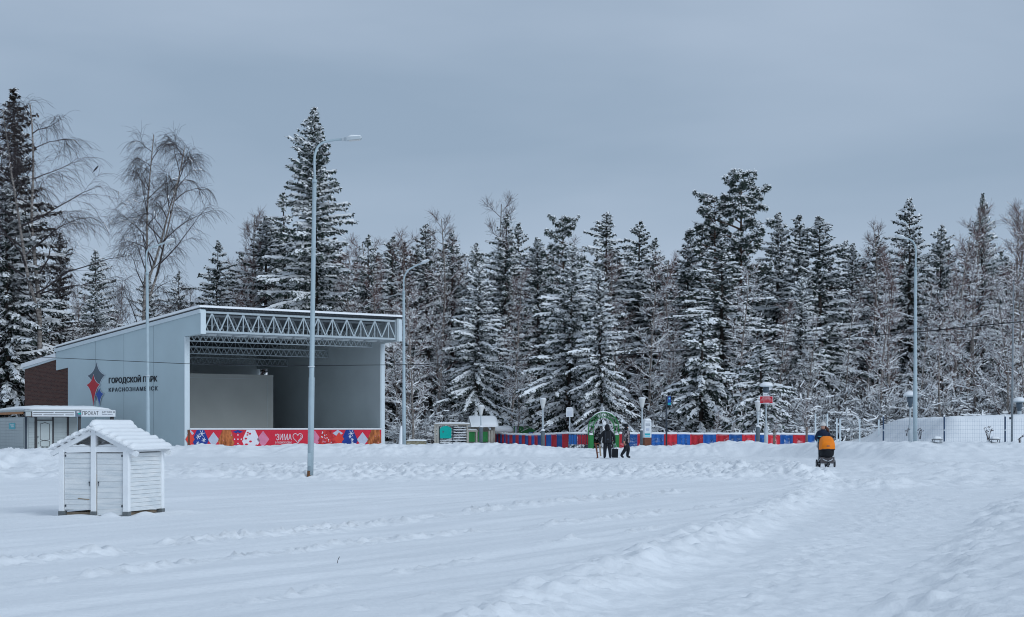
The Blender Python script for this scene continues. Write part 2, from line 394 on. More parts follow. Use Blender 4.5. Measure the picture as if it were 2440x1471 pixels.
def ground(x, y):
    x = np.asarray(x, float); y = np.asarray(y, float)
    ya, yb = y.min(), y.max()
    h = 0.05 * fbm(x / 7, y / 9, 2, 1)
    if yb < -1 or ya > 125: return h * 0.5 + (0.5 if ya > 100 else 0)
    h += 0.010 * fbm(x / .9, y / 1.2, 2, 5)
    xe = np.interp(y, EY, EX); lump = fbm(x / .30, y / .32, 3, 25)
    if ya < 76:
        xr = np.interp(y, RY, RX)
        u = x * .88 - y * .47; v = x * .47 + y * .88
        near = 1 - sst(48, 60, y)
        # wind streaks and old ski tracks across the open field
        h += near * (0.075 * fbm(u / 1.2, v / 14, 3, 11) + 0.026 * perlin(u / .33, v / 6, 17))
        # the ploughed path with its banks
        wob = 0.30 * fbm(x / .8, y / .9, 3, 21)
        dl = (x - xe) + wob; dr = (xr - x) + wob * 1.5
        onpath = sst(-.15, 1.1, dl) * sst(-.3, .9, dr)
        bl = np.exp(-((dl - .18) / .46) ** 2); br = np.exp(-((dr - .05) / .6) ** 2)
        h = h * (1 - .75 * onpath) - 0.17 * onpath + bl * (0.05 + 0.15 * np.maximum(lump, -.3)) + br * (.03 + .09 * np.maximum(lump, -.2))
        h += 0.50 * sst(0, 2.6, -dr) * (1 - sst(44, 56, y))
        h += onpath * (0.034 * fbm(x / .5, y / .5, 3, 41) + 0.022 * perlin(x / .16, y / .22, 43))
        scuff = sst(.02, .35, fbm(x / 2.2, y / 4, 2, 47)) * onpath
        h += scuff * 0.035 * np.maximum(fbm(x / .22, y / .22, 2, 49), -.2)
        if ya < 46:      # tracks in the deep snow
            brk1 = sst(-.22, .12, fbm(x / 2.3, y / 2.3, 2, 107)); brk0 = sst(-.5, .0, fbm(x / 2.0, y / 2.0, 2, 109))
            wv = fbm(x / .9, y / .9, 2, 113); lp = np.maximum(fbm(x / .17, y / .17, 3, 117), -.3)
            for pl, w, g, l, sd_ in TRACKS:
                d = dist_poly(x, y, pl) + 0.3 * w * wv
                k = np.exp(-(d / w) ** 2)
                h += (1 - onpath) * (-g * np.exp(-(d / (w * 1.9)) ** 2) + k * (brk1 if w < .12 else brk0) * l * (.45 + 1.5 * lp))
    if yb > 48 and ya < 98:
        # rough ploughed snow lying across the middle distance
        left = 1 - sst(-1.7, .3, x - xe)
        foot = 54.2 + 1.2 * fbm(x / 3.5, y * 0 + 3.1, 2, 51)
        band = sst(foot, foot + 3.2, y) * (1 - sst(69, 75, y))
        rough = fbm(x / .75, y / 1.1, 4, 53)
        h += (left * .9 + .12) * band * (0.20 + 0.17 * rough + 0.16 * fbm(x / .26, y / .34, 3, 57))
        # open trodden snow on the right with low heaps
        op = (1 - left) * sst(50, 56, y) * (1 - sst(92, 97, y))
        h += op * (0.12 * np.maximum(fbm(x / .8, y / 1.0, 3, 61), -.3) + .04 * fbm(x / .2, y / .25, 2, 63))
        h += (1 - left) * 0.27 * sst(52, 66, y)
        for hx, hy, rx, ry, hh in HEAPS:
            q = np.exp(-((x - hx) / rx) ** 2 - ((y - hy) / ry) ** 2)
            h += q * hh * (1 + .9 * lump)
    for hx, hy, rx, ry, hh in SMOOTH_HEAPS:
        h += hh * np.exp(-((x - hx) / rx) ** 2 - ((y - hy) / ry) ** 2)
    if yb > 72:
        # the trodden cross path, then the bank before the stage and the playground
        cross = sst(73, 77, y)
        h = h * (1 - .8 * cross) + cross * (.07 + .05 * fbm(x / .7, y / 1.4, 2, 71) + .04 * lump)
        pxx = 1220 + x / np.maximum(y, 30) * F
        crest = CAM_Z - (np.interp(pxx, BPX, BPY) - HZ) / F * 99.0
        rt = sst(12.0, 19.0, x)
        y0 = 95.5 - 13.5 * rt + 1.2 * fbm(x / 3, y * 0 + 9, 2, 77)
        yc = y0 + 3.5 + 2.5 * rt
        crest = crest * (1 - rt) + rt * (CAM_Z - 40.0 / F * 86.5)
        up = sst(y0, yc, y)
        h += up * (crest - .07) + up * (1 - sst(yc + 1.5, yc + 5, y)) * (.05 + .15 * fbm(x / .55, y / .7, 4, 79))
        h -= sst(yc + 1.0, yc + 4.0, y) * .06 * up
        # the big heap behind the mesh fence
        h += 1.42 * sst(20.6, 22.9, x + .25 * fbm(x / 2, y / 2, 2, 81)) * sst(92.5, 95.5, y) * (1 - sst(108, 118, y)) * (1 + .10 * sst(23, 28, x))
    return h
HEAPS = ((9.0, 57.0, 1.6, 1.2, .24), (10.9, 54.6, 1.5, .8, .22), (15.6, 66, 3.2, 1.2, .22), (19.5, 72, 3, 1.0, .16), (7.4, 62, 2.0, 1.5, .2), (14.8, 60.5, 1.5, .9, .16), (9.3, 80, 2.2, 1.5, .15))
SMOOTH_HEAPS = ((*gpt(262, 1232), .16, .12, .10), (*gpt(345, 1226), .20, .25, .07), (*gpt(425, 1222), .35, .25, .06), (*gpt(185, 1222), .25, .2, .05), (-16.3, 62, 1.9, 2.2, .62), (-19.5, 63, 2.5, 2.2, .42), (-13.5, 62, 1.5, 2, .22))
def gz(x, y): return float(ground(np.array([x], float), np.array([y], float))[0])

def axis(segs):
    a = []
    for lo, hi, st in segs:
        n = max(1, int(round((hi - lo) / st))); a += list(np.linspace(lo, hi, n, endpoint=False))
    a.append(segs[-1][1]); return np.array(a)
gx = axis([(-700, -120, 60), (-120, -46, 6), (-46, -34, 1.0), (-34, -9, .17), (-9, 11, .074), (11, 34, .17), (34, 46, 1.0), (46, 120, 6), (120, 700, 60)])
gy = axis([(-60, 0, 6), (0, 13, .8), (13, 31, .074), (31, 54, .12), (54, 60, .09), (60, 84, .16), (84, 102, .12), (102, 120, .5), (120, 220, 5), (220, 1500, 80)])
GX, GY = np.meshgrid(gx, gy)
GH = np.zeros_like(GX)
for a_, b_ in ((-99, -1), (-1, 46), (46, 72), (72, 98), (98, 125), (125, 9999)):
    r_ = (gy >= a_) & (gy < b_)
    if r_.any(): GH[r_] = ground(GX[r_], GY[r_])
nxg, nyg = len(gx), len(gy)
def grid_mesh(name, VX, VY, VZ, m):
    ny_, nx_ = VX.shape
    me = bpy.data.meshes.new(name)
    co = np.stack([VX, VY, VZ], -1).reshape(-1, 3).astype(np.float32)
    i = np.arange(ny_ - 1)[:, None] * nx_ + np.arange(nx_ - 1)[None, :]
    q = np.stack([i, i + 1, i + nx_ + 1, i + nx_], -1).reshape(-1, 4)
    fast_mesh(me, co, q); me.materials.append(M[m]); return me
def fast_mesh(me, co, faces, smooth=True, midx=None):
    n, k = faces.shape
    me.vertices.add(len(co)); me.vertices.foreach_set('co', np.ascontiguousarray(co, np.float32).ravel())
    me.loops.add(n * k); me.loops.foreach_set('vertex_index', np.ascontiguousarray(faces, np.int32).ravel())
    me.polygons.add(n); me.polygons.foreach_set('loop_start', np.arange(0, n * k, k, dtype=np.int32))
    me.polygons.foreach_set('use_smooth', np.full(n, smooth))
    if midx is not None: me.polygons.foreach_set('material_index', midx)
    me.update(calc_edges=True)
# boot prints along the path and beside the shed
rp = random.Random(9)
def dent(x_, y_, r_, dp_):
    i0, i1 = np.searchsorted(gx, [x_ - 3 * r_, x_ + 3 * r_]); j0, j1 = np.searchsorted(gy, [y_ - 3 * r_, y_ + 3 * r_])
    q_ = ((GX[j0:j1, i0:i1] - x_) / r_) ** 2 + ((GY[j0:j1, i0:i1] - y_) / (r_ * 1.7)) ** 2
    GH[j0:j1, i0:i1] += -dp_ * np.exp(-q_) + dp_ * .45 * np.exp(-(np.sqrt(q_) - 1.7) ** 2 * 3)
for trail in range(6):
    off = rp.uniform(.3, .85); y_ = 13.0
    while y_ < 60:
        xl, xr_ = np.interp(y_, EY, EX) + .9, np.interp(y_, RY, RX) - .6
        dent(xl + (xr_ - xl) * off + rp.uniform(-.12, .12), y_, .075, rp.uniform(.018, .04)); y_ += rp.uniform(.45, .75)
dent(X(740, 56.2), 56.15, .17, .12)
for k_ in range(40): dent(rp.uniform(8, 20), rp.uniform(57, 80), .14, rp.uniform(.05, .10))
gobj = link('snow_ground', grid_mesh('snow_ground', GX, GY, GH, 'snow'))
tag(gobj, 'snow-covered ground with ploughed path, tracks and banks', None, None, 'structure')
# ------------------------------------------------------------------ trees
def unit(a): return a / np.maximum(np.linalg.norm(a, axis=-1, keepdims=True), 1e-9)
UP = np.array([0, 0, 1.0])
def blades(Pt, D, S, l, w):
    """needle sprays: one kite-shaped face each"""
    l = l[:, None]; w = w[:, None]
    sag = np.zeros_like(Pt); sag[:, 2] = -0.10 * l[:, 0]
    v = np.stack([Pt, Pt + D * l * .45 + S * w * .5, Pt + D * l + sag, Pt + D * l * .45 - S * w * .5], 1).reshape(-1, 3)
    f = np.arange(len(Pt) * 4).reshape(-1, 4)
    return v, f
def caps(Pt, D, S, l, w, h):
    """snow lying on a spray: a low ridge of four faces"""
    Nn = np.cross(D, S); Nn = np.where(Nn[:, 2:3] < 0, -Nn, Nn)
    l = l[:, None]; w = w[:, None]; h = h[:, None]
    b = Pt + Nn * .012
    v = np.stack([b, b + D * l * .5 + S * w * .5, b + D * l, b + D * l * .5 - S * w * .5, b + D * l * .42 + Nn * h], 1).reshape(-1, 3)
    k = np.arange(len(Pt))[:, None] * 5
    f = np.concatenate([k + [0, 1, 4], k + [1, 2, 4], k + [2, 3, 4], k + [3, 0, 4]], 0)
    return v, f
def arr_mesh(name, v, f, m, smooth=False):
    me = bpy.data.meshes.new(name); fast_mesh(me, v, f, smooth); me.materials.append(M[m]); return me
def cat(parts):
    vs, fs, k = [], [], 0
    for v, f in parts:
        vs.append(v); fs.append(f + k); k += len(v)
    return np.concatenate(vs), np.concatenate(fs)
def sticks(P0, P1, R0, R1):
    """three-sided tapering sticks"""
    d = unit(P1 - P0)
    a = np.where(np.abs(d[:, 2:3]) < .9, UP[None], np.array([[1.0, 0, 0]]))
    u = unit(np.cross(d, a)); w = np.cross(d, u)
    vs = []
    for Pp, Rr in ((P0, R0), (P1, R1)):
        for k in range(3):
            t = 2 * math.pi * k / 3 + .5
            vs.append(Pp + (u * math.cos(t) + w * math.sin(t)) * Rr[:, None])
    v = np.stack(vs, 1).reshape(-1, 3)
    k = np.arange(len(P0))[:, None] * 6
    f = np.concatenate([k + [0, 1, 4, 3], k + [1, 2, 5, 4], k + [2, 0, 3, 5]], 0)
    return v, f
def stick_snow(P0, P1, R0, R1, extra):
    """snow lying along sticks: an upright wedge"""
    d = unit(P1 - P0); h = unit(np.cross(d, UP[None]) + 1e-6)
    vs = []
    for Pp, Rr in ((P0, R0), (P1, R1)):
        e = (Rr * 1.15 + extra)[:, None]
        vs += [Pp + h * e + UP * (Rr * .2)[:, None], Pp - h * e + UP * (Rr * .2)[:, None], Pp + UP * (Rr[:, None] + e * 1.5)]
    v = np.stack(vs, 1).reshape(-1, 3)
    k = np.arange(len(P0))[:, None] * 6
    f = np.concatenate([k + [0, 2, 5, 3], k + [2, 1, 4, 5], k + [1, 0, 3, 4]], 0)
    return v, f

def trunk_mesh(name, H, r, m, seed=0, lean=0.0, n=8, top=.02):
    rng = random.Random(seed); pts = []; rad = []
    for i in range(9):
        t = i / 8; pts.append((lean * H * t * t + .05 * H * .1 * rng.uniform(-1, 1) * t * (1 - t), .05 * H * .1 * rng.uniform(-1, 1) * t * (1 - t), H * t - .3 * (t == 0))); rad.append(r * (1 - t) ** .85 + top * t)
    return MB().tube(pts, rad, n).mesh(name, m)

def spruce(seed, H, R, nb=17, snow=.7, shape=.8, droop=.42, top_dark=.5, m='needle', skirt=.04, size=1.0, gap=0.0, lump=0.25):
    rng = np.random.RandomState(seed)
    nbr = int(H * nb); t = skirt + (0.985 - skirt) * (np.arange(nbr) + rng.rand(nbr)) / nbr
    az = np.arange(nbr) * 2.39996 + rng.normal(0, .35, nbr)
    # an uneven outline: the crown swells and thins with height and side
    out_ = 1 + lump * np.sin(t * 17 + rng.rand() * 6 + 1.5 * np.sin(az + rng.rand() * 6)) + lump * .6 * np.sin(az * 2 + t * 9)
    Lb = R * (1 - t) ** shape * (.48 + .72 * rng.rand(nbr)) * out_ + .05 * size
    Lb *= .30 + .70 * sst(0, .085, 1 - t)
    keep = rng.rand(nbr) > gap
    t, az, Lb = t[keep], az[keep], Lb[keep]; nbr = len(t)
    a0 = -.12 + .62 * t ** 1.3 + rng.normal(0, .08, nbr); dr = droop * (1 - .55 * t) * (.7 + .6 * rng.rand(nbr))
    ps = np.clip(snow * (1 - top_dark * sstep(.45, 1.0, t)) + rng.normal(0, .22, nbr), .03, .97)
    m_ = np.maximum(3, (Lb / (.105 * size)).astype(int))
    ib = np.repeat(np.arange(nbr), m_); first = np.repeat(np.cumsum(m_) - m_, m_)
    s = (np.arange(len(ib)) - first + .3 + .6 * rng.rand(len(ib))) / m_[ib]
    s = .06 + .94 * np.clip(s, 0, 1)
    def pos(s, ib):
        rad = np.stack([np.cos(az[ib]), np.sin(az[ib]), 0 * s], -1)
        z = H * t[ib] + Lb[ib] * (a0[ib] * s - dr[ib] * s ** 2 + .16 * s ** 3)
        return rad * (Lb[ib] * s)[:, None] + UP * z[:, None]
    Pp = pos(s, ib); Tn = unit(pos(s + .04, ib) - pos(s - .04, ib))
    side = unit(np.cross(Tn, UP[None])); NE = []; SN = []
    for sg, hang in ((1, .35), (-1, .35), (1, .9), (-1, .9), (0, .5)):
        n = len(ib); r = rng.rand(n, 6)
        if hang > .6: r[:, 5] += .25
        D = unit(Tn * (.35 + .5 * r[:, :1]) + side * (sg * (.45 + .55 * r[:, 1:2])) - UP * (hang * (.35 + r[:, 2:3])) + rng.normal(0, .15, (n, 3)))
        S = unit(np.cross(D, unit(UP[None] + rng.normal(0, .45, (n, 3)))))
        l = (.20 + .26 * r[:, 3]) * size * (1 - .25 * s) * (.38 + .62 * (1 - t[ib]) ** .45); w = (.085 + .07 * r[:, 4]) * size
        base = Pp + rng.normal(0, .025 * size, (n, 3))
        NE.append(blades(base, D, S, l, w))
        pk = r[:, 5] < ps[ib] * (.72 + .28 * s) * (.68 if hang > .6 else .98)
        SN.append(caps((base)[pk], D[pk], S[pk], l[pk] * (.72 + .35 * r[pk, 0]), w[pk] * (1.35 + .7 * r[pk, 1]), (.018 + .035 * r[pk, 2]) * size))
    # snow lying along the boughs
    nsg = 5; ibb = np.repeat(np.arange(nbr), nsg); s0 = .25 + .7 * np.tile(np.arange(nsg) / nsg, nbr); pk = rng.rand(len(ibb)) < ps[ibb] * .95
    A = pos(s0, ibb)[pk]; B = pos(s0 + .7 / nsg, ibb)[pk]; e = np.full(len(A), .012 * size)
    SN2 = stick_snow(A, B, e, e, .052 * size * (.4 + 1.2 * rng.rand(len(A))))
    A = pos(s0 * 0 + .0, ibb); 
    ok = np.arange(nbr); W = sticks(pos(np.zeros(nbr), ok), pos(np.full(nbr, .55), ok), .012 + .012 * Lb, np.full(nbr, .008))
    q = cat(NE); sn = cat(SN)
    # quads of the bough snow become triangles
    f2 = SN2[1]; f2 = np.concatenate([f2[:, [0, 1, 2]], f2[:, [0, 2, 3]]])
    snv, snf = cat([sn, (SN2[0], f2)])
    return dict(crown=arr_mesh('crown', q[0], q[1], m), snow_load=arr_mesh('snow_load', snv, snf, 'tree_snow'),
                limbs=arr_mesh('limbs', W[0], W[1], 'bark'), trunk=trunk_mesh('trunk', H * .985, .009 * H + .04, 'bark', seed), H=H)
def sstep(a, b, x): return sst(a, b, x)

def pine(seed, H, bare=.45, spread=2.2, snow=.55, n_lim=34):
    rng = np.random.RandomState(seed); NE = []; SN = []; W0 = []; W1 = []; R0 = []; R1 = []
    for i in range(n_lim):
        t = bare + (1 - bare) * ((i + rng.rand()) / n_lim) ** .9
        az = i * 2.39996 + rng.normal(0, .5)
        Lb = spread * (.35 + .9 * math.sin(math.pi * min(1, (t - bare) / (1 - bare) * .72 + .22))) * (.5 + .65 * rng.rand()) * (.6 if rng.rand() < .25 else 1)
        rad = np.array([math.cos(az), math.sin(az), 0]); p0 = np.array([0, 0, H * t * .97])
        el = -.05 + .6 * (t - bare) / (1 - bare) + rng.normal(0, .15)
        pts = [p0]
        for k in range(4):
            d = rad * math.cos(el) + UP * math.sin(el) + rng.normal(0, .16, 3); pts.append(pts[-1] + unit(d) * Lb / 4); el += .10
        for k in range(4):
            W0.append(pts[k]); W1.append(pts[k + 1]); R0.append(.05 * (1 - k / 5) * Lb / 2); R1.append(.05 * (1 - (k + 1) / 5) * Lb / 2)
        nc = 4 + int(Lb * 3.2)
        for k in range(nc):
            s = 1.3 + 2.7 * rng.rand(); j = min(3, int(s)); c = pts[j] + (pts[j + 1] - pts[j]) * (s - j)
            c = c + rng.normal(0, 1, 3) * np.array([.26, .26, .13]) * (.5 + .5 * Lb / spread)
            n = 34; rr = .20 + .16 * rng.rand()
            D = unit(rng.normal(0, 1, (n, 3)) * np.array([1, 1, .7]) + np.array([0, 0, .25])); S = unit(np.cross(D, rng.normal(0, 1, (n, 3))))
            NE.append(blades(np.repeat(c[None], n, 0) + D * .03, D, S, rr * (.7 + .5 * rng.rand(n)), .05 + .05 * rng.rand(n)))
            if rng.rand() < snow + .1:
                mm = 9; D = unit(rng.normal(0, 1, (mm, 3)) * np.array([1, 1, .12])); S = unit(np.cross(D, UP[None] + rng.normal(0, .2, (mm, 3))))
                SN.append(caps(np.repeat(c[None], mm, 0) + UP * (.08 + .10 * rng.rand(mm))[:, None] + rng.normal(0, .06, (mm, 3)), D, S, rr * (.7 + .4 * rng.rand(mm)), .13 + .1 * rng.rand(mm), .05 + .05 * rng.rand(mm)))
    q = cat(NE); sn = cat(SN); W = sticks(np.array(W0), np.array(W1), np.array(R0), np.array(R1))
    return dict(crown=arr_mesh('crown', q[0], q[1], 'needle'), snow_load=arr_mesh('snow_load', sn[0], sn[1], 'tree_snow'),
                limbs=arr_mesh('limbs', W[0], W[1], 'pine_bark'), trunk=trunk_mesh('trunk', H * .98, .010 * H + .05, 'pine_bark', seed), H=H)

def bare_tree(seed, H, spread=1.9, n1=20, up=.75, snow=.4, snow_hi=.1, low=.18, weep=0.0, twig='twig', bark='birch_bark', n2=6, n3=5, fork=0, rmul=1.0, strand=1.0, e_snow=.012):
    rng = np.random.RandomState(seed); SG = []      # p0 p1 r0 r1 level
    def walk(p, d, length, r, nseg, lvl, bend, wob):
        pts = [np.array(p, float)]; d = unit(np.array(d, float)); rr = [r]
        for k in range(nseg):
            d = unit(d + rng.normal(0, wob, 3) + UP * bend); pts.append(pts[-1] + d * length / nseg); rr.append(r * (1 - .8 * (k + 1) / nseg))
        for k in range(nseg): SG.append((pts[k], pts[k + 1], max(rr[k], .006), max(rr[k + 1], .005), lvl))
        return pts, d
    stems = []
    tr, _ = walk((0, 0, 0), (0, 0, 1), H, (.0075 * H + .02) * rmul, 14, 0, .06, .035)
    stems.append((tr, H, low))
    for k in range(fork):
        i0 = 5 + rng.randint(3); az = rng.rand() * 6.28
        tr2, _ = walk(tr[i0], (math.cos(az) * .5, math.sin(az) * .5, 1), H * (1 - i0 / 14) * .95, .0055 * H * rmul, 10, 0, .10, .04)
        stems.append((tr2, H * .55, .1))
    for pts, hh, lo in stems:
        nn = n1 if hh == H else int(n1 * .55); ns = len(pts) - 1
        for i in range(nn):
            t = lo + (.97 - lo) * (i + rng.rand()) / nn; j = min(ns - 1, int(t * ns)); b = pts[j] + (pts[j + 1] - pts[j]) * (t * ns - j)
            az = i * 2.4 + rng.normal(0, .5); e = up * (.55 + .7 * rng.rand())
            Lb = spread * (1.05 - .72 * t) * (.6 + .7 * rng.rand()) * H / 14
            bp, bd = walk(b, (math.cos(az), math.sin(az), e), Lb, .020 * Lb ** .7 * rmul + .006, 5, 1, (.05 if weep == 0 else .02 - .05 * weep), .13)
            for k in range(n2):
                s = .25 + .75 * (k + rng.rand()) / n2; jj = min(4, int(s * 5)); c = bp[jj] + (bp[jj + 1] - bp[jj]) * (s * 5 - jj)
                dd = unit(bp[jj + 1] - bp[jj]); az2 = rng.rand() * 6.28
                d2 = unit(dd + .75 * np.array([math.cos(az2), math.sin(az2), .35 + .5 * rng.rand()])) if weep == 0 else unit(dd + .7 * np.array([math.cos(az2), math.sin(az2), -.1]))
                l2 = Lb * (.50 - .25 * s) * (.6 + .7 * rng.rand()) + .2
                cp, cd = walk(c, d2, l2, .011 * rmul, 3, 2, .03 if weep == 0 else -.12, .16)
                for q in range(n3):
                    s3 = .3 + .7 * (q + rng.rand()) / n3; j3 = min(2, int(s3 * 3)); c3 = cp[j3] + (cp[j3 + 1] - cp[j3]) * (s3 * 3 - j3)
                    if weep:
                        walk(c3, unit(cd + rng.normal(0, .45, 3)), (.35 + .8 * rng.rand()) * strand, .0075, 3, 3, -.42 * weep, .10)
                    else:
                        walk(c3, unit(cd + rng.normal(0, .6, 3)), .25 + .45 * rng.rand(), .007, 2, 3, .02, .15)
    P0 = np.array([a[0] for a in SG]); P1 = np.array([a[1] for a in SG]); r0 = np.array([a[2] for a in SG]); r1 = np.array([a[3] for a in SG]); lv = np.array([a[4] for a in SG])
    tv = lv <= 0; cv = lv >= 1
    T = sticks6(P0[tv], P1[tv], r0[tv], r1[tv]); Cc = sticks(P0[cv], P1[cv], r0[cv], r1[cv])
    d = unit(P1 - P0); flat = 1 - np.abs(d[:, 2])
    pr = (snow + (snow_hi - snow) * np.clip(P0[:, 2] / H, 0, 1)) * np.where(lv == 0, .15, np.where(lv == 3, .75, 1.0)) * (.35 + 1.0 * flat)
    pk = rng.rand(len(P0)) < pr
    o = dict(trunk=arr_mesh('trunk', T[0], T[1], bark, True), crown=arr_mesh('crown', Cc[0], Cc[1], twig), H=H)
    if pk.sum() > 10:
        S = stick_snow(P0[pk], P1[pk], r0[pk], r1[pk], e_snow * (.6 + .8 * rng.rand(pk.sum()))); o['snow_load'] = arr_mesh('snow_load', S[0], S[1], 'tree_snow')
    return o
def sticks6(P0, P1, R0, R1):
    d = unit(P1 - P0); a = np.where(np.abs(d[:, :1]) < .9, np.array([[1.0, 0, 0]]), np.array([[0, 1.0, 0]]))
    u = unit(np.cross(d, a)); w = np.cross(d, u); vs = []
    for Pp, Rr in ((P0, R0), (P1, R1)):
        for k in range(6):
            t = 2 * math.pi * k / 6; vs.append(Pp + (u * math.cos(t) + w * math.sin(t)) * Rr[:, None])
    v = np.stack(vs, 1).reshape(-1, 3); k = np.arange(len(P0))[:, None] * 12
    f = np.concatenate([k + [i, (i + 1) % 6, 6 + (i + 1) % 6, 6 + i] for i in range(6)], 0); return v, f
def bush(seed, H, n=9, snow=.75):
    rng = np.random.RandomState(seed); SG = []
    for i in range(n):
        az = rng.rand() * 6.28; d = unit(np.array([math.cos(az) * .8, math.sin(az) * .8, .5 + rng.rand()])); p = np.array([rng.normal(0, .12), rng.normal(0, .12), -.1]); Lb = H * (.7 + .5 * rng.rand()); r = .018
        for k in range(6):
            q = p + d * Lb / 6; SG.append((p, q, r * (1 - k / 7), r * (1 - (k + 1) / 7)))
            for _ in range(4):
                d2 = unit(d + rng.normal(0, .65, 3)); p2 = q
                for kk in range(3):
                    q2 = p2 + d2 * Lb * .09; SG.append((p2, q2, .008, .006)); 
                    if rng.rand() < .7:
                        d3 = unit(d2 + rng.normal(0, .7, 3)); SG.append((q2, q2 + d3 * Lb * .12, .006, .005))
                    p2 = q2; d2 = unit(d2 + rng.normal(0, .2, 3) - UP * .06)
            p = q; d = unit(d + rng.normal(0, .12, 3) - UP * .10)
    P0 = np.array([a[0] for a in SG]); P1 = np.array([a[1] for a in SG]); r0 = np.array([a[2] for a in SG]); r1 = np.array([a[3] for a in SG])
    C_ = sticks(P0, P1, r0, r1); pk = rng.rand(len(P0)) < snow * (1.15 - np.abs(unit(P1 - P0)[:, 2]))
    S = stick_snow(P0[pk], P1[pk], r0[pk], r1[pk], .014 * (.6 + rng.rand(pk.sum())))
    return dict(crown=arr_mesh('crown', C_[0], C_[1], 'twig_dark'), snow_load=arr_mesh('snow_load', S[0], S[1], 'tree_snow'), H=H)

PRO = {}
for k in range(3): PRO['big%d' % k] = spruce(100 + k, 15, 4.9 - .3 * k, nb=13, snow=1.25, shape=.70 + .04 * k, droop=.50, top_dark=.1, size=1.2, lump=.22)
SLIM = ((4.7, .74, .40, .14), (4.0, .70, .30, .22), (5.3, .80, .48, .10), (3.5, .66, .34, .26), (5.6, .88, .55, .18))   # radius, outline, droop, gaps
for k, (R_, sh_, dr_, gp_) in enumerate(SLIM): PRO['slim%d' % k] = spruce(200 + k, 18, R_, nb=12, snow=1.10, shape=sh_, droop=dr_, top_dark=.35, size=1.2, gap=gp_, lump=.2 + .06 * k)
for k in range(2): PRO['dark%d' % k] = spruce(300 + k, 20, 4.0, nb=12, snow=.70, shape=.74, droop=.34, top_dark=.75, m='needle_brown', size=1.25, gap=.1, lump=.3)
PRO['tower'] = spruce(400, 26, 6.3, nb=13, snow=1.05, shape=.80, droop=.42, top_dark=.4, size=1.4, lump=.22)
for k in range(2): PRO['young%d' % k] = spruce(500 + k, 7, 2.6, nb=15, snow=1.25, shape=.75, droop=.62, top_dark=.0, size=1.1, gap=.15, lump=.3)
for k in range(2): PRO['pine%d' % k] = pine(600 + k, 21, bare=.45 - .1 * k, spread=3.0, snow=.85, n_lim=44)
for k in range(3): PRO['birch%d' % k] = bare_tree(700 + k, 16, spread=2.3, n1=30, snow=.60, snow_hi=.10, up=.95, n2=8, n3=8, twig='twig')
for k in range(3): PRO['snowbare%d' % k] = bare_tree(720 + k, 13, spread=2.6, n1=26, snow=.95, snow_hi=.45, low=.08, up=.55, n2=7, n3=6, twig='twig', bark='birch_bark', e_snow=.017)
PRO['weep0'] = bare_tree(740, 22, spread=3.4, n1=26, up=.85, snow=.03, snow_hi=0, low=.30, weep=1.0, n2=10, n3=9, fork=1, strand=1.5, rmul=.95, twig='twig_dark')
PRO['weep1'] = bare_tree(749, 20, spread=3.0, n1=22, up=1.1, snow=.03, snow_hi=0, low=.30, weep=1.0, n2=9, n3=9, fork=2, strand=1.3, rmul=.95, twig='twig_dark')
for k in range(3): PRO['bush%d' % k] = bush(760 + k, 1.9, n=11)
for k in range(2): PRO['sapling%d' % k] = bare_tree(780 + k, 3.6, spread=1.0, n1=14, snow=.7, snow_hi=.4, low=.3, up=.8, n2=4, n3=3, rmul=.8)

USED = {}
def place(kind, px, topy, Z, label, name, group=None, wide=1.0, rot=None, base=None):
    """stand a tree at photo column px and distance Z, tall enough that its top reaches photo row topy"""
    if kind.startswith('slim'): kind = 'slim%d' % ((int(kind[4]) * 2 + int(px)) % 5)
    pr = PRO[kind]; x = X(px, Z); zb = gz(x, Z) - .05 if base is None else base
    h = Zt(topy, Z) - zb; s = h / pr['H']
    k = USED.get(kind, 0); USED[kind] = k + 1
    o = empty(name, (x, Z, zb), (k * 2.1 + px * .013) if rot is None else rot, label, 'bush' if 'bush' in kind else 'tree', group)
    o.scale = (s * wide, s * wide * (1 + .1 * math.sin(px)), s)
    if not ('bush' in kind or 'sapling' in kind): o.rotation_euler = (.022 * math.sin(px * 1.7), .022 * math.cos(px * 2.3), o.rotation_euler[2])
    for p in ('trunk', 'limbs', 'crown', 'snow_load'):
        if p in pr:
            c = link(p, pr[p], o)
            if p in ('snow_load', 'limbs'): c['kind'] = 'stuff'
    return o
SP, PI_, BT, BU = 'spruce_tree', 'pine_tree', 'bare_tree', 'snowy_bush'
place('dark0', 45, 203, 134, 'tallest dark brownish spruce at the far left edge, barely snowed on', SP, wide=1.05)
place('big0', 20, 432, 127, 'big snow-laden spruce at the left edge in front of the dark tall one', SP, wide=1.05)
place('dark1', -75, 400, 128, 'dark spruce cut off by the left edge of the photo', SP)
place('weep0', 95, 238, 126, 'weeping birch with hanging twigs just right of the tallest left spruce', 'birch_tree', rot=.4, wide=1.2)
place('weep1', 338, 312, 128, 'lone weeping birch with forked white trunk above the stage side wall', 'birch_tree', rot=2.2)
place('dark1', 140, 548, 138, 'brownish spruce between the snow-laden left spruce and the small cone spruce', SP, wide=.9)
place('slim1', 225, 590, 146, 'small cone-shaped spruce left of the lone weeping birch', SP, wide=.95)
place('slim0', 357, 648, 152, 'short spruce behind the trunk of the lone weeping birch', SP, wide=.9)
place('slim2', 420, 640, 156, 'short spruce right of the lone weeping birch, above the stage roof', SP, wide=.9)
place('slim1', 507, 566, 148, 'solitary spruce with sky on both sides behind the stage roof', SP, wide=1.1)
place('slim0', 630, 508, 142, 'bushy spruce left of the giant spruce behind the stage', SP, wide=1.25)
place('slim2', 690, 450, 146, 'spruce half hidden at the left shoulder of the giant spruce', SP, wide=1.1)
place('tower', 757, 248, 136, 'giant spruce with crooked top behind the tall central lamp', SP)
place('slim2', 880, 553, 150, 'narrow spruce just right of the giant spruce', SP)
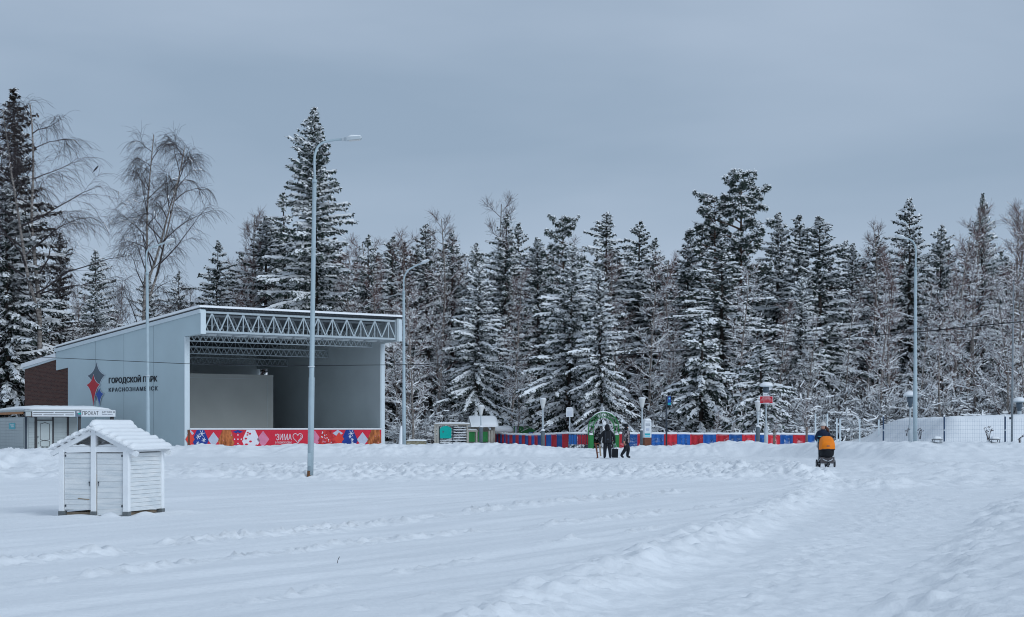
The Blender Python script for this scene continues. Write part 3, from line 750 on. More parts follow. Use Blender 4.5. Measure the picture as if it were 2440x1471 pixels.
place('slim0', 926, 556, 152, 'narrow spruce above the right end of the stage roof', SP, wide=.9)
place('slim1', 1026, 528, 146, 'spruce behind the curved lamp arm right of the stage', SP)
place('slim2', 1078, 540, 150, 'pointed spruce right of the lamp by the stage corner', SP, wide=.85)
place('slim0', 1135, 572, 150, 'thin-topped spruce above the playground house', SP, wide=.9)
place('big1', 1132, 625, 124, 'snow-laden spruce standing behind the playground climbing wall', SP, wide=.88)
place('slim1', 1197, 503, 142, 'dark-tipped spruce pair, the taller left one above the playground', SP)
place('slim2', 1242, 524, 145, 'dark-tipped spruce pair, the lower right one above the playground', SP, wide=.9)
place('pine1', 1350, 515, 132, 'round-topped pine rising behind the widest snow-laden spruce', PI_, wide=.9)
place('slim0', 1285, 560, 136, 'snow-dusted spruce left of the round-topped pine', SP, wide=1.1)
place('big2', 1352, 578, 120, 'widest snow-laden spruce behind the white notice board', SP, wide=.98)
place('big0', 1437, 636, 117, 'snow-laden spruce right behind the green arch', SP, wide=.85)
place('slim2', 1443, 498, 148, 'tall pointed spruce above the green arch', SP, wide=1.15)
place('slim0', 1521, 520, 150, 'pointed dark spruce above the two funnel lamps', SP, wide=1.15)
place('slim1', 1567, 560, 148, 'lower pointed spruce above the banner post', SP, wide=1.1)
place('slim2', 1640, 545, 142, 'spruce at the left foot of the tall pine group', SP, wide=1.1)
place('pine1', 1705, 462, 138, 'pine with sloping shoulder left of the tallest pine', PI_, wide=1.0)
place('pine0', 1762, 402, 139, 'tallest pine with bare upper trunk and flat crown', PI_, wide=.9)
place('slim0', 1722, 560, 130, 'snowy spruce filling below the tallest pine', SP, wide=1.35)
place('slim0', 1850, 500, 144, 'first of three equal spruces right of the tallest pine', SP)
place('slim1', 1900, 503, 140, 'middle of three equal spruces right of the tallest pine', SP, wide=1.05)
place('slim2', 1956, 506, 136, 'third and broadest of three equal spruces right of the tallest pine', SP, wide=1.25)
place('big1', 1905, 655, 126, 'snow-covered spruce below the three equal spruces', SP, wide=.85)
place('young0', 1668, 742, 118, 'snow-heavy spruce with bare dark trunk above the small log house', SP, wide=1.1)
place('young1', 1816, 815, 113, 'small snow-heavy spruce behind the red sign', SP, wide=1.25)
place('slim0', 2030, 575, 150, 'spruce with lopsided top right of the three equal spruces', SP)
place('slim1', 2085, 550, 152, 'spruce among bare birches left of the right-hand street lamp', SP)
place('slim2', 2168, 463, 146, 'tall lone-topped spruce behind the right-hand street lamp head', SP, wide=.95)
place('slim0', 2236, 528, 142, 'blunt snowy spruce just right of the right-hand street lamp', SP, wide=1.0)
place('tower', 2336, 452, 146, 'broad dense spruce near the right edge of the forest', SP, wide=.8)
place('slim1', 2452, 600, 140, 'spruce cut off by the right edge of the photo', SP)
# bare trees told apart by what they stand beside
for k_, (kd, px, ty, Z, lb) in enumerate((
    ('birch0', 590, 500, 140, 'leafless tree with upright twigs left of the bushy spruce'),
    ('birch1', 862, 610, 134, 'reddish bare tree right of the giant spruce'),
    ('birch2', 905, 640, 132, 'reddish bare tree above the stage truss end'),
    ('birch0', 962, 548, 138, 'bare tree with fine crown behind the lamp by the stage corner'),
    ('birch1', 1042, 518, 139, 'bare birch with drooping crown above the bench'),
    ('snowbare0', 940, 760, 128, 'snow-lined bare tree beside the stage right wall'),
    ('snowbare1', 985, 690, 118, 'bare birch with banded trunk next to the wooden bench'),
    ('snowbare2', 1042, 740, 125, 'snow-lined bare tree left of the climbing wall'),
    ('birch2', 1225, 486, 143, 'thin bare poplar sticking out between two dark-tipped spruces'),
    ('birch0', 1213, 640, 128, 'bare birch with pale trunk between two snow-laden spruces'),
    ('snowbare0', 1232, 830, 121, 'low snow-lined bare tree left of the widest spruce'),
    ('birch1', 1480, 610, 138, 'brownish bare tree behind the snow-laden spruce by the arch'),
    ('snowbare1', 1545, 640, 124, 'pale bare tree above the white information pillar'),
    ('birch2', 1590, 620, 130, 'bare birch left of the snow-heavy trunked spruce'),
    ('snowbare2', 1600, 800, 121, 'low snow-lined bare tree behind the banner post'),
    ('snowbare0', 1772, 640, 122, 'forked bare tree with white branches below the tallest pine'),
    ('birch0', 1862, 720, 124, 'bare birch behind the red sign spruce'),
    ('snowbare1', 1930, 760, 120, 'snow-lined bare tree left above the pram'),
    ('birch1', 2060, 538, 140, 'pale bare birch with round crown among the right-hand spruces'),
    ('birch2', 2120, 600, 134, 'bare birch left of the right-hand street lamp'),
    ('snowbare2', 2010, 720, 122, 'snow-lined bare tree right above the pram'),
    ('snowbare0', 2105, 700, 119, 'snow-lined bare tree left of the big snow heap'),
    ('snowbare1', 2195, 680, 122, 'forked white birch behind the right-hand street lamp'),
    ('birch0', 2268, 560, 134, 'bare tree over the first concrete bin'),
    ('birch1', 2300, 505, 138, 'tall bare birch left of the broad dense spruce'),
    ('snowbare2', 2245, 700, 118, 'snow-lined bare tree over the first concrete bin'),
    ('snowbare0', 2325, 640, 120, 'snow-lined bare birch between the two concrete bins'),
    ('birch2', 2400, 498, 136, 'tall bare tree behind the thin mast'),
    ('snowbare1', 2395, 660, 119, 'snow-lined bare tree over the second concrete bin'),
    ('snowbare2', 2450, 650, 118, 'snow-lined bare tree cut off by the right edge'),
    ('birch0', 2440, 510, 140, 'tall bare tree cut off by the right edge'),
    ('birch2', 270, 690, 150, 'low bare tree behind the left of the stage roof'),
    ('birch1', 460, 690, 156, 'low bare tree behind the middle of the stage side roof'),
    ('birch0', 560, 655, 150, 'bare tree between the solitary spruce and the bushy spruce'),
    ('birch2', 180, 680, 142, 'bare tree behind the brick annex'))):
    place(kd, px, ty, Z, lb, BT, 'bare trees of the forest')
# crowded back rows
rb = random.Random(5)
LM = [(0, 'behind the rental kiosk'), (160, 'behind the brick annex'), (560, 'behind the stage roof'), (960, 'behind the stage right corner'), (1060, 'above the climbing wall'), (1160, 'above the playground house'), (1290, 'above the playground fence'), (1440, 'above the green arch'), (1580, 'above the banner post'), (1680, 'above the log house'), (1825, 'above the red sign'), (1960, 'above the pram'), (2180, 'behind the right-hand street lamp'), (2310, 'above the mesh fence'), (2420, 'behind the thin mast')]
for row, (Zr, y0_, st) in enumerate(((158, 600, 46), (172, 585, 42))):
    px = 560 + row * 20
    while px < 2520:
        ty = y0_ + rb.uniform(-25, 55); kd = rb.choice(['slim0', 'slim1', 'slim2', 'dark0', 'birch0', 'birch1', 'birch2'] if row == 0 else ['slim0', 'slim1', 'slim2', 'dark1'])
        lm = min(LM, key=lambda a: abs(a[0] - px))[1]
        bare = kd.startswith('birch')
        place(kd, px, ty, Zr + rb.uniform(-5, 5), ('bare tree' if bare else 'spruce') + (' in the last row of the forest ' if row else ' in the second last row of the forest ') + lm, BT if bare else SP, 'crowded back rows of the forest', wide=rb.uniform(.9, 1.35))
        px += st + rb.uniform(-8, 8)
for px in range(-60, 560, 52):
    place(rb.choice(['slim0', 'slim1', 'birch0', 'birch1']), px + rb.uniform(-10, 10), rb.uniform(712, 770), 172, 'low tree in the distant row behind the stage side roof', 'distant_tree', 'distant row behind the stage', wide=1.3)
# undergrowth at the forest edge
k_ = 0
for px in list(range(972, 1030, 14)) + list(range(1490, 1660, 22)) + list(range(1700, 1880, 30)) + list(range(1890, 2470, 15)):
    Z = rb.uniform(119, 124); lm = min(LM, key=lambda a: abs(a[0] - px))[1].replace('above', 'behind')
    place('bush%d' % (k_ % 3), px + rb.uniform(-6, 6), rb.uniform(900, 990) if px > 1880 else rb.uniform(950, 1005), Z, 'snow-covered leafless bush at the forest edge ' + lm, BU, 'undergrowth at the forest edge', wide=rb.uniform(.9, 1.3)); k_ += 1
# ------------------------------------------------------------------ the open-air stage
TH = math.radians(40.7); fx, fy = math.cos(TH), math.sin(TH)
AZ0 = 105.0; AX0 = X(440, AZ0)
stage = empty('stage_pavilion', (AX0, AZ0, 0), TH, 'large grey open-air stage with sloping roof, steel trusses and park lettering', 'stage')
def st_s(px, d=0.0):      # distance along the stage front for a photo column, on the plane at depth d
    u = (px - 1220) / F; ox = AX0 - fy * d; oy = AZ0 + fx * d
    return (u * oy - ox) / (fx - fy * u)
def st_d(px, s=0.0):      # depth along the side wall for a photo column
    u = (px - 1220) / F; ox = AX0 + fx * s; oy = AZ0 + fy * s
    return (ox - u * oy) / (fy + u * fx)
def st_z(py, s, d): return Zt(py, AZ0 + fy * s + fx * d)
W_ = 14.1; SL = (8.26 - 6.60) / 17.44
def roofz(d): return 8.26 - (d + 1.74) * SL
out_l = [(0, 0), (14.1, 0), (14.1, 5.38), (15.7, 5.24), (15.7, 6.60), (-1.74, 8.26), (-1.74, 6.90), (0, 6.80)]
def side_prism(poly, s0, s1): return ('prism', poly, (s1, 0, 0), (0, 1, 0), (0, 0, 1), 0)
def wall(name, m, poly, s0, s1):
    b = MB(); b.prism(poly, (s0, 0, 0), (0, 1, 0), (0, 0, 1), s1 - s0); return b.build(name, m, stage)
wl = wall('side_wall', 'wall_grey', out_l, 0.0, .30)
part('base_trim', 'trim_grey', wl, ('box', (-.012, .3, 0), (0, 14.0, .42)))
for d_ in (3.5, 7.0, 10.5): part('panel_joint', 'star_grey', wl, ('box', (-.004, d_, .45), (.002, d_ + .015, roofz(d_) - .1)))
wr = wall('side_wall', 'wall_inner', [(0, 0), (12.6, 0), (12.6, roofz(12.6)), (-1.74, 8.26), (-1.74, 6.90), (0, 6.80)], W_ - .30, W_)
wall('side_wall', 'wall_inner', [(12.6, 0), (14.2, 0), (14.2, 5.0), (12.6, 5.0)], W_ - .30, W_)
wall('side_wall', 'wall_inner', [(12.6, 5.55), (14.2, 5.55), (14.2, roofz(14.2)), (12.6, roofz(12.6))], W_ - .30, W_)
part('rear_wall', 'wall_inner', stage, ('box', (.3, 13.9, 0), (W_ - .02, 14.1, 6.65)))
for s0, s1 in ((-.03, .30), (W_ - .25, W_ + .02)):
    part('column', 'trim_grey', stage, ('box', (s0, -.05, 0), (s1, -.002, 6.78)))
    part('fascia', 'trim_grey', stage, ('box', (s0, -1.80, 6.88), (s1, -1.742, 8.20)))
part('deck', 'wall_inner', stage, ('box', (.30, .0, 0), (W_ - .3, 13.85, 1.52)))
part('deck_edge', 'white_paint', stage, ('box', (.30, -.10, 1.50), (W_ - .25, .25, 1.585)))
sc_ = part('backdrop', 'panel_grey', stage, ('box', (.32, 8.0, 1.54), (st_s(651, 8.0), 8.25, 4.98)))
part('backdrop_frame', 'wall_inner', sc_, ('box', (.32, 7.975, 4.70), (st_s(651, 8) - .45, 7.998, 4.725)), ('box', (st_s(651, 8) - .475, 7.975, 1.56), (st_s(651, 8) - .45, 7.998, 4.69)))
# corrugated roof sheet with its snow
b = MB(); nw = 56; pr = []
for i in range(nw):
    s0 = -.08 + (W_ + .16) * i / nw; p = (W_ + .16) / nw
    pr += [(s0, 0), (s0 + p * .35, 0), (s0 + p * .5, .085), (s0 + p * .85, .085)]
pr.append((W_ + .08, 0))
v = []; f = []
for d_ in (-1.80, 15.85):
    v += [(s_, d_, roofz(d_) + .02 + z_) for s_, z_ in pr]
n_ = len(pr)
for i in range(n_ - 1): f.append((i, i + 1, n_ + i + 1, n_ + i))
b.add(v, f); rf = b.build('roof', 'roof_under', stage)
b = MB(); v = []; f = []; ds = [-1.83, -1.80, -1.70, 2, 6, 10, 14, 15.8, 15.88]; hs = [.105, .20, .24, .24, .24, .23, .22, .18, .105]
for d_, h_ in zip(ds, hs): v += [(-.13, d_, roofz(d_) + .10), (-.10, d_, roofz(d_) + h_), (W_ + .10, d_, roofz(d_) + h_), (W_ + .13, d_, roofz(d_) + .10)]
for i in range(len(ds) - 1):
    k = i * 4; f += [(k, k + 1, k + 5, k + 4), (k + 1, k + 2, k + 6, k + 5), (k + 2, k + 3, k + 7, k + 6), (k + 3, k, k + 4, k + 7)]
f += [(0, 3, 2, 1), (4 * (len(ds) - 1), 4 * (len(ds) - 1) + 1, 4 * (len(ds) - 1) + 2, 4 * (len(ds) - 1) + 3)]
b.add(v, f); b.build('roof_snow', 'snow_soft', rf)
part('verge', 'trim_grey', rf, ('prism', [(-1.78, 8.27), (-1.78, 8.05), (15.8, 6.38), (15.8, 6.60)], (-.09, 0, 0), (0, 1, 0), (0, 0, 1), .07))
# roof trusses
def truss(d_, zb, zt, n, m, w, s0=.32, s1=W_ - .32, vert=True):
    t = MB(); t.bar((s0, d_, zb), (s1, d_, zb), w, w * 1.1); t.bar((s0, d_, zt), (s1, d_, zt), w, w * 1.1)
    t = t.build('truss', m, stage); dx = (s1 - s0) / n; h = zt - zb
    br = MB(); 
    me_up = MB().bar((0, 0, w * .4), (dx / 2, 0, h - w * .4), w * .62).mesh('brace', m)
    me_dn = MB().bar((dx / 2, 0, h - w * .4), (dx, 0, w * .4), w * .62).mesh('brace', m)
    me_v = MB().box((-w * .25, -w * .25, w * .4), (w * .25, w * .25, h - w * .4)).mesh('brace', m)
    for i in range(n):
        x0 = s0 + i * dx
        for me in ((me_up, me_dn)): link('brace', me, t).location = (x0, d_, zb)
        if vert: link('brace', me_v, t).location = (x0 + dx / 2, d_, zb)
    for x0 in (s0, s1): link('brace', me_v, t).location = (x0, d_, zb)
    return t
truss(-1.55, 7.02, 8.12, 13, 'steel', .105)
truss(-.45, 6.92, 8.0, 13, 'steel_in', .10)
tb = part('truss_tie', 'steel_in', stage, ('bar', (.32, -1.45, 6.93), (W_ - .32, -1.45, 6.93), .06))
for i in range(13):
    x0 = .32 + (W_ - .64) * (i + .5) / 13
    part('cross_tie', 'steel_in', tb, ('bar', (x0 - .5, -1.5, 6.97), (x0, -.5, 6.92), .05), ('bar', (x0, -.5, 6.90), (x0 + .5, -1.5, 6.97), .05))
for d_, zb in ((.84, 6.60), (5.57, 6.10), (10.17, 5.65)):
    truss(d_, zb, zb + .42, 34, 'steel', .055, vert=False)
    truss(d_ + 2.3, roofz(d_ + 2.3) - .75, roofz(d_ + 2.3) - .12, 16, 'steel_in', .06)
# brick annex behind the side wall
an = part('annex', 'brick', stage, ('prism', [(14.16, 0), (20.3, 0), (20.3, 5.50), (15.75, 6.02), (14.16, 6.0)], (.10, 0, 0), (0, 1, 0), (0, 0, 1), 12.0))
part('annex_roof_snow', 'snow_soft', an, ('prism', [(15.74, 6.04), (20.55, 5.50), (20.6, 5.62), (20.5, 5.78), (15.74, 6.33)], (-.05, 0, 0), (0, 1, 0), (0, 0, 1), 12.3))
part('annex_eave', 'trim_grey', an, ('prism', [(15.74, 5.93), (20.45, 5.38), (20.45, 5.50), (15.74, 6.04)], (.02, 0, 0), (0, 1, 0), (0, 0, 1), .08))
# emblem and lettering on the side wall
def star(cx, top, bot, lf, rt, midy, m, off, rim=True):
    d0 = st_d(cx); zz = lambda py: st_z(py, 0, d0)
    pts = [(cx, top), (rt, midy), (cx, bot), (lf, midy)]; q = [(d0 - st_d(a), zz(c)) for a, c in pts]
    c = (0, zz(midy)); poly = []
    for i in range(4):
        a, e = q[i], q[(i + 1) % 4]
        for k in range(7):
            t = k / 7; kx = c[0] * .62 + .38 * (a[0] + e[0]) / 2; ky = c[1] * .62 + .38 * (a[1] + e[1]) / 2
            poly.append(((1 - t) ** 2 * a[0] + 2 * t * (1 - t) * kx + t * t * e[0], (1 - t) ** 2 * a[1] + 2 * t * (1 - t) * ky + t * t * e[1]))
    poly = poly[::-1]
    big = [(x_ * 1.0 + (x_ - c[0]) * .10 + (.012 if x_ > 0 else -.012), z_ + (z_ - c[1]) * .045) for x_, z_ in poly]
    o = part('emblem', 'star_rim', wl, ('prism', big[::-1], (-off, d0, 0), (0, -1, 0), (0, 0, 1), .02))
    part('star', m, o, ('prism', poly[::-1], (-off - .021, d0, 0), (0, -1, 0), (0, 0, 1), .012))
star(231, 864, 955, 210, 251, 895, 'star_grey', .01)
star(225, 893, 968, 209, 240, 917, 'star_red', .05)
star(239, 924, 969, 229, 249, 939, 'star_blue', .05)
def wall_text(txt, x0, x1, ytop, ybot, m, bold, sp):
    d0 = st_d(x0); d1 = st_d(x1); z0 = st_z(ybot, 0, (d0 + d1) / 2); z1 = st_z(ytop, 0, (d0 + d1) / 2)
    put_text(txt, wl, (-.005, d0, z0), (0, -1, 0), (0, 0, 1), d0 - d1, z1 - z0, m, bold, .03, sp)
wall_text('ГОРОДСКОЙ ПАРК', 260, 375, 894.5, 914.5, 'ink', .014, 1.0)
wall_text('КРАСНОЗНАМЕНСК', 260, 376, 922.5, 932.5, 'ink_soft', .0, 1.25)

# printed banner along the stage front
ban = empty('stage_banner', (AX0, AZ0, 0), TH, 'long red winter banner with coloured diamonds, white lettering and heart along the stage front', 'banner')
part('cloth', 'ban_red', ban, ('box', (.34, -.075, .02), (W_ - .27, -.055, 1.49)))
part('edge', 'rust_brown', ban, ('box', (.30, -.085, .02), (st_s(445.5), -.054, 1.49)))
def bz(py, s): return st_z(py, s, 0)
def hexa(px, w, h0, h1, m, name='print', off=.078, sides='hex'):
    s0 = st_s(px - w / 2); s1 = st_s(px + w / 2); c = (s0 + s1) / 2; z0 = max(.03, bz(h1, c)); z1 = min(1.485, bz(h0, c)); zm = (z0 + z1) / 2
    if sides == 'hex': q = [(s0, zm), (s0 + (s1 - s0) * .27, z0), (s0 + (s1 - s0) * .73, z0), (s1, zm), (s0 + (s1 - s0) * .73, z1), (s0 + (s1 - s0) * .27, z1)]
    else: q = [(s0, zm), (c, z0), (s1, zm), (c, z1)]
    q = [(min(a_, W_ - .29), c_) for a_, c_ in q]
    if s0 > W_ - .35: return None, None
    o = part(name, m, ban, ('prism', q, (0, -off + .002, 0), (1, 0, 0), (0, 0, 1), .004))
    return o, (s0, s1, z0, z1)
def dia(px, py, w, h, m, off=.078): return hexa(px, w, py - h / 2, py + h / 2, m, 'print', off, 'dia')
def flakes(bx_, n, seed, parent):
    r = random.Random(seed); s0, s1, z0, z1 = bx_
    for i in range(n):
        cx = s0 + (s1 - s0) * (.3 + .4 * r.random()); cz = z0 + (z1 - z0) * (.15 + .75 * (i + .5) / n); R_ = .10 + .09 * r.random() + (.10 if i == n - 1 else 0); mb = MB()
        for k in range(3):
            a = k * math.pi / 3 + r.random() * .2; dx_, dz_ = math.cos(a) * R_, math.sin(a) * R_
            mb.bar((cx - dx_, -.0845 - .001 * k, cz - dz_), (cx + dx_, -.0845 - .001 * k, cz + dz_), .002, .032, up=(-dz_, 0, dx_))
        mb.build('snowflake', 'ban_white', parent)
def dots(bx_, n, seed, m, parent, rmin=.02, rmax=.05, box=False):
    r = random.Random(seed); s0, s1, z0, z1 = bx_
    for i in range(n):
        cx = min(W_ - .36, s0 + (s1 - s0) * (.18 + .64 * r.random())); cz = z0 + (z1 - z0) * (.1 + .8 * r.random()); R_ = r.uniform(rmin, rmax)
        q = [(cx + R_ * (1.6 if box else 1) * math.cos(a * math.pi / 4), cz + R_ * math.sin(a * math.pi / 4)) for a in range(8)]
        part('spot', m, parent, ('prism', q, (0, -.0835 - .0006 * i, 0), (1, 0, 0), (0, 0, 1), .002))
def pattern(cx, seed):
    o, bb = hexa(cx, 39, 1021, 1075, 'ban_blue'); flakes(bb, 5, seed, o)
    dia(cx + 31, 1048, 27, 36, 'ban_grey'); 
    o, bb = hexa(cx + 62, 41, 1021, 1077, 'ban_fur'); dots(bb, 7, seed + 1, 'ban_pink', o, .018, .04)
    dia(cx + 89, 1018, 26, 32, 'ban_blue'); o, bb = dia(cx + 89, 1047, 27, 34, 'ban_red', .081)
    for i, (a, c) in enumerate(((0, 0), (.5, 0), (-.5, 0), (0, .5), (0, -.5))):
        if o is None or (bb[0] + bb[1]) / 2 + a * (bb[1] - bb[0]) * .6 > W_ - .4: continue
        s_ = (bb[0] + bb[1]) / 2 + a * (bb[1] - bb[0]) * .6; z_ = (bb[2] + bb[3]) / 2 + c * (bb[3] - bb[2]) * .6
        part('spot', 'ban_white', o, ('prism', [(s_ + .045 * math.cos(k * math.pi / 4), z_ + .045 * math.sin(k * math.pi / 4)) for k in range(8)], (0, -.0865, 0), (1, 0, 0), (0, 0, 1), .002))
    dia(cx + 86, 1072, 27, 26, 'ban_blue')
dia(452, 1028, 17, 26, 'ban_grey'); dia(451, 1047, 22, 36, 'ban_orange', .082)
pattern(476, 3)
o, bb = hexa(596, 43, 1020, 1076, 'ban_white'); dots(bb, 9, 8, 'ban_red', o, .04, .085, True)
dia(625, 1047, 30, 40, 'ban_pink')
dia(748, 1047, 30, 42, 'ban_pink'); o, bb = hexa(778, 44, 1020, 1076, 'ban_bokeh'); dots(bb, 16, 12, 'ban_white', o, .02, .05); dots(bb, 6, 13, 'ban_pink', o, .03, .06)
dia(803, 1029, 25, 24, 'ban_grey'); dia(806, 1046, 24, 32, 'ban_orange', .081); dia(803, 1067, 24, 22, 'ban_grey')
pattern(831, 5)
s0 = st_s(655); s1 = st_s(693)
put_text('ЗИМА', ban, (st_s(656.5), -.080, bz(1049.5, s0)), (1, 0, 0), (0, 0, 1), st_s(693) - st_s(656.5), bz(1034, s0) - bz(1049.5, s0), 'ban_white', .0, .004, 1.05)
put_text('#', ban, (st_s(653.6), -.080, bz(1040, s0)), (1, 0, 0), (0, 0, 1), st_s(656.2) - st_s(653.6), bz(1034, s0) - bz(1040, s0), 'ban_white', .0, .004)
put_text('В ПОДМОСКОВЬЕ', ban, (st_s(654.5), -.080, bz(1058, s0)), (1, 0, 0), (0, 0, 1), st_s(693) - st_s(654.5), bz(1052.5, s0) - bz(1058, s0), 'ban_white', .0, .004)
hp = []
for i in range(33):
    a = 2 * math.pi * i / 32; hp.append((16 * math.sin(a) ** 3, 13 * math.cos(a) - 5 * math.cos(2 * a) - 2 * math.cos(3 * a) - math.cos(4 * a)))
hc = st_s(707.5); hw = (st_s(719) - st_s(696)) / 32; hz = (bz(1033.5, hc) - bz(1057, hc)) / 29; hzc = bz(1057, hc) + 17 * hz
ht = MB().tube([(hc + a * hw, -.083, hzc + c * hz) for a, c in hp], .022, 5, False).build('heart', 'ban_white', ban)
MB().tube([(hc + .70 * a * hw, -.083, hzc + .72 * c * hz) for a, c in hp[6:15]], .02, 5).build('heart_stroke', 'ban_white', ht)

# ------------------------------------------------------------------ rental kiosk
KR = math.radians(25); KZ = 102.0
kz0 = .35
kio = empty('rental_kiosk', (X(58, KZ), KZ, kz0), KR, 'low grey rental kiosk with snowy flat roof, panelled door and white name board', 'kiosk')
kk = 1 / math.cos(KR)
def kx(px):   # along the front
    u = (px - 1220) / F; return (u * KZ - X(58, KZ)) / (math.cos(KR) - u * math.sin(KR))
def kzz(py): return Zt(py, KZ) - kz0
xr = kx(184)
def siding(lo, hi, z0, z1, along, parent, st=.13, m='kiosk'):
    n = int((z1 - z0) / st); st = (z1 - z0) / n
    if along == 'x': me = MB().box((lo, -.03, 0), (hi, -.003, st - .012)).mesh('board', m)
    else: me = MB().box((-.03, lo, 0), (-.003, hi, st - .012)).mesh('board', m)
    for i in range(n): link('board', me, parent).location = (0, 0, z0 + i * st)
wk = part('wall', 'kiosk', kio, ('box', (0, 0, 0), (xr, 9.2, kzz(994))))
siding(kx(68), kx(82), .05, kzz(995), 'x', wk); siding(kx(127), kx(160), .05, kzz(995), 'x', wk); siding(kx(164), kx(182), .05, kzz(995), 'x', wk)
siding(.15, 9.1, .05, kzz(996), 'y', wk, .16)
for a, c in ((82, 88), (124, 128), (159, 164)): part('post', 'kiosk_dark', kio, ('box', (kx(a), -.06, 0), (kx(c), -.005, kzz(992))))
part('post', 'ink_soft', kio, ('box', (kx(59), -.05, 0), (kx(64), .02, kzz(992))))
for a, c in ((178, 184), (254, 262)): part('post', 'kiosk_dark', kio, ('box', (kx(a), -1.0, -.1), (kx(c), -.85, kzz(992))))
rk = part('roof', 'kiosk', kio, ('box', (-.15, -1.1, kzz(981)), (kx(263), 9.3, kzz(977))), ('box', (-.12, -1.05, kzz(992.5)), (kx(66), -1.0, kzz(981.5))))
part('soffit', 'soffit_orange', rk, ('box', (-.13, -.2, kzz(987)), (-.08, 9.2, kzz(981.2))))
MB().pillow((-.22, -1.16, kzz(977)), (kx(264.5), 9.35, 0), .26, 24, 12, .08, 3).build('roof_snow', 'snow_soft', rk)
fa = part('fascia', 'white_paint', rk, ('box', (kx(68), -1.14, kzz(993)), (kx(169), -1.105, kzz(980))))
for a, c, y_ in ((70, 118, 984), (121, 166, 984), (70, 91, 989), (94, 142, 989), (146, 166, 989)): part('slot', 'kiosk_dark', fa, ('box', (kx(a), -1.146, kzz(y_ + .8)), (kx(c), -1.1405, kzz(y_ - .8))))
part('fascia', 'ink_grey', rk, ('box', (kx(170), -1.135, kzz(993)), (kx(183), -1.105, kzz(979.5))))
part('patch', 'green_teal', rk, ('box', (kx(176), -1.142, kzz(987.6)), (kx(182.5), -1.136, kzz(984.2))))
part('patch', 'white_paint', rk, ('box', (kx(172.3), -1.142, kzz(983.6)), (kx(179), -1.136, kzz(980.6))))
nb = part('name_board', 'white_paint', rk, ('box', (kx(183.5), -1.15, kzz(993)), (kx(264), -1.105, kzz(976.8))))
put_text('ПРОКАТ', nb, (kx(186), -1.152, kzz(989.5)), (1, 0, 0), (0, 0, 1), kx(224) - kx(186), kzz(980) - kzz(989.5), 'ink', .0, .006)
put_text('JUST RIDE 40', nb, (kx(232), -1.152, kzz(985)), (1, 0, 0), (0, 0, 1), kx(262.5) - kx(232), kzz(980) - kzz(985), 'ink_soft', .0, .006)
put_text('трюковые самокаты', nb, (kx(232), -1.152, kzz(989.2)), (1, 0, 0), (0, 0, 1), kx(257) - kx(232), kzz(986.3) - kzz(989.2), 'ink_grey', .0, .006)
dr_ = part('door', 'door_grey', kio, ('box', (kx(88.5), -.05, 0), (kx(124), -.006, kzz(1003))))
part('lintel', 'kiosk_dark', kio, ('box', (kx(88), -.055, kzz(1003) + .005), (kx(124.5), -.004, kzz(1003) + .05)))
def panel_line(x0, x1, y0, y1):
    a, c = kx(x0), kx(x1); z0, z1 = kzz(y1), kzz(y0); mid = (a + c) / 2; e = .07
    pts = [(a, z0), (mid, z0 - e if y1 > 1043 else z0 + e * .7), (c, z0), (c, z1), ((mid + c) / 2, z1 + e * .3), (mid, z1 + e), ((a + mid) / 2, z1 + e * .3), (a, z1), (a, z0)]
    MB().tube([(p, -.052, q) for p, q in pts], .014, 4, False).build('moulding', 'kiosk_dark', dr_)
panel_line(95.5, 117.5, 1010, 1048); panel_line(95.5, 117.5, 1052, 1063); panel_line(95.5, 117.5, 1068, 1084)
part('handle', 'ink', dr_, ('box', (kx(88.8), -.12, kzz(1042.5)), (kx(91), -.05, kzz(1040.5))), ('box', (kx(90), -.09, kzz(1056.6)), (kx(92), -.05, kzz(1055.2))))
pq = part('wall_plate', 'teal', kio, ('box', (-.045, 2.6, kzz(1021) - .05), (-.031, 4.6, kzz(1003) - .12)))
for i_, (a, c) in enumerate(((.62, .72), (.5, .56), (.22, .36))): part('lettering', 'white_paint', pq, ('box', (-.050, 3.0, kzz(1021) + a * .30), (-.0455, 4.2 - .2 * i_, kzz(1021) + c * .30)))

# ------------------------------------------------------------------ white wooden shed in the foreground
SR = math.radians(-14); SZ = 33.7
sx0, sy0 = X(305, SZ), SZ
shed = empty('wooden_shed', (sx0, sy0, gz(sx0, sy0) - .02), SR, 'small white wooden shed with two plank doors and snow-covered slatted roof', 'shed')
sw, sdp, sh = 1.38, 1.55, 1.28     # local: x from -sw to 0 along the front, y back, z up
ew = .095
rs = random.Random(2)
posts = {}
for (x_, y_, hh) in ((-sw + ew / 2, ew / 2, sh), (-ew / 2, ew / 2, sh), (-ew / 2, sdp - ew / 2, sh), (-sw + ew / 2, sdp - ew / 2, sh), (-sw / 2, ew / 2, 1.62), (-sw / 2, sdp - ew / 2, 1.60)):
    p_ = part('post', 'white_frame', shed, ('box', (x_ - ew / 2, y_ - ew / 2 - .01, .10), (x_ + ew / 2, y_ + ew / 2 + .01, hh)))
    part('post_foot', 'grey_foot', p_, ('box', (x_ - ew / 2 - .008, y_ - ew / 2 - .02, -.15), (x_ + ew / 2 + .008, y_ + ew / 2 + .02, .10)))
bm_ = part('beam', 'white_frame', shed, ('box', (-sw + ew, 0.0, 1.185), (-sw / 2 - ew / 2, ew, 1.285)), ('box', (-sw / 2 + ew / 2, 0, 1.185), (-ew, ew, 1.285)))
MB().pillow((-sw + ew, -.005, 1.286), (-sw / 2 - ew / 2, ew, 0), .035, 10, 3, .8, 1).build('beam_snow', 'snow_soft', bm_)
MB().pillow((-sw / 2 + ew / 2, -.005, 1.286), (-ew, ew, 0), .035, 10, 3, .8, 2).build('beam_snow', 'snow_soft', bm_)
part('beam', 'white_frame', shed, ('box', (-ew + .004, ew + .01, 1.19), (-.008, sdp - ew - .01, 1.285)))
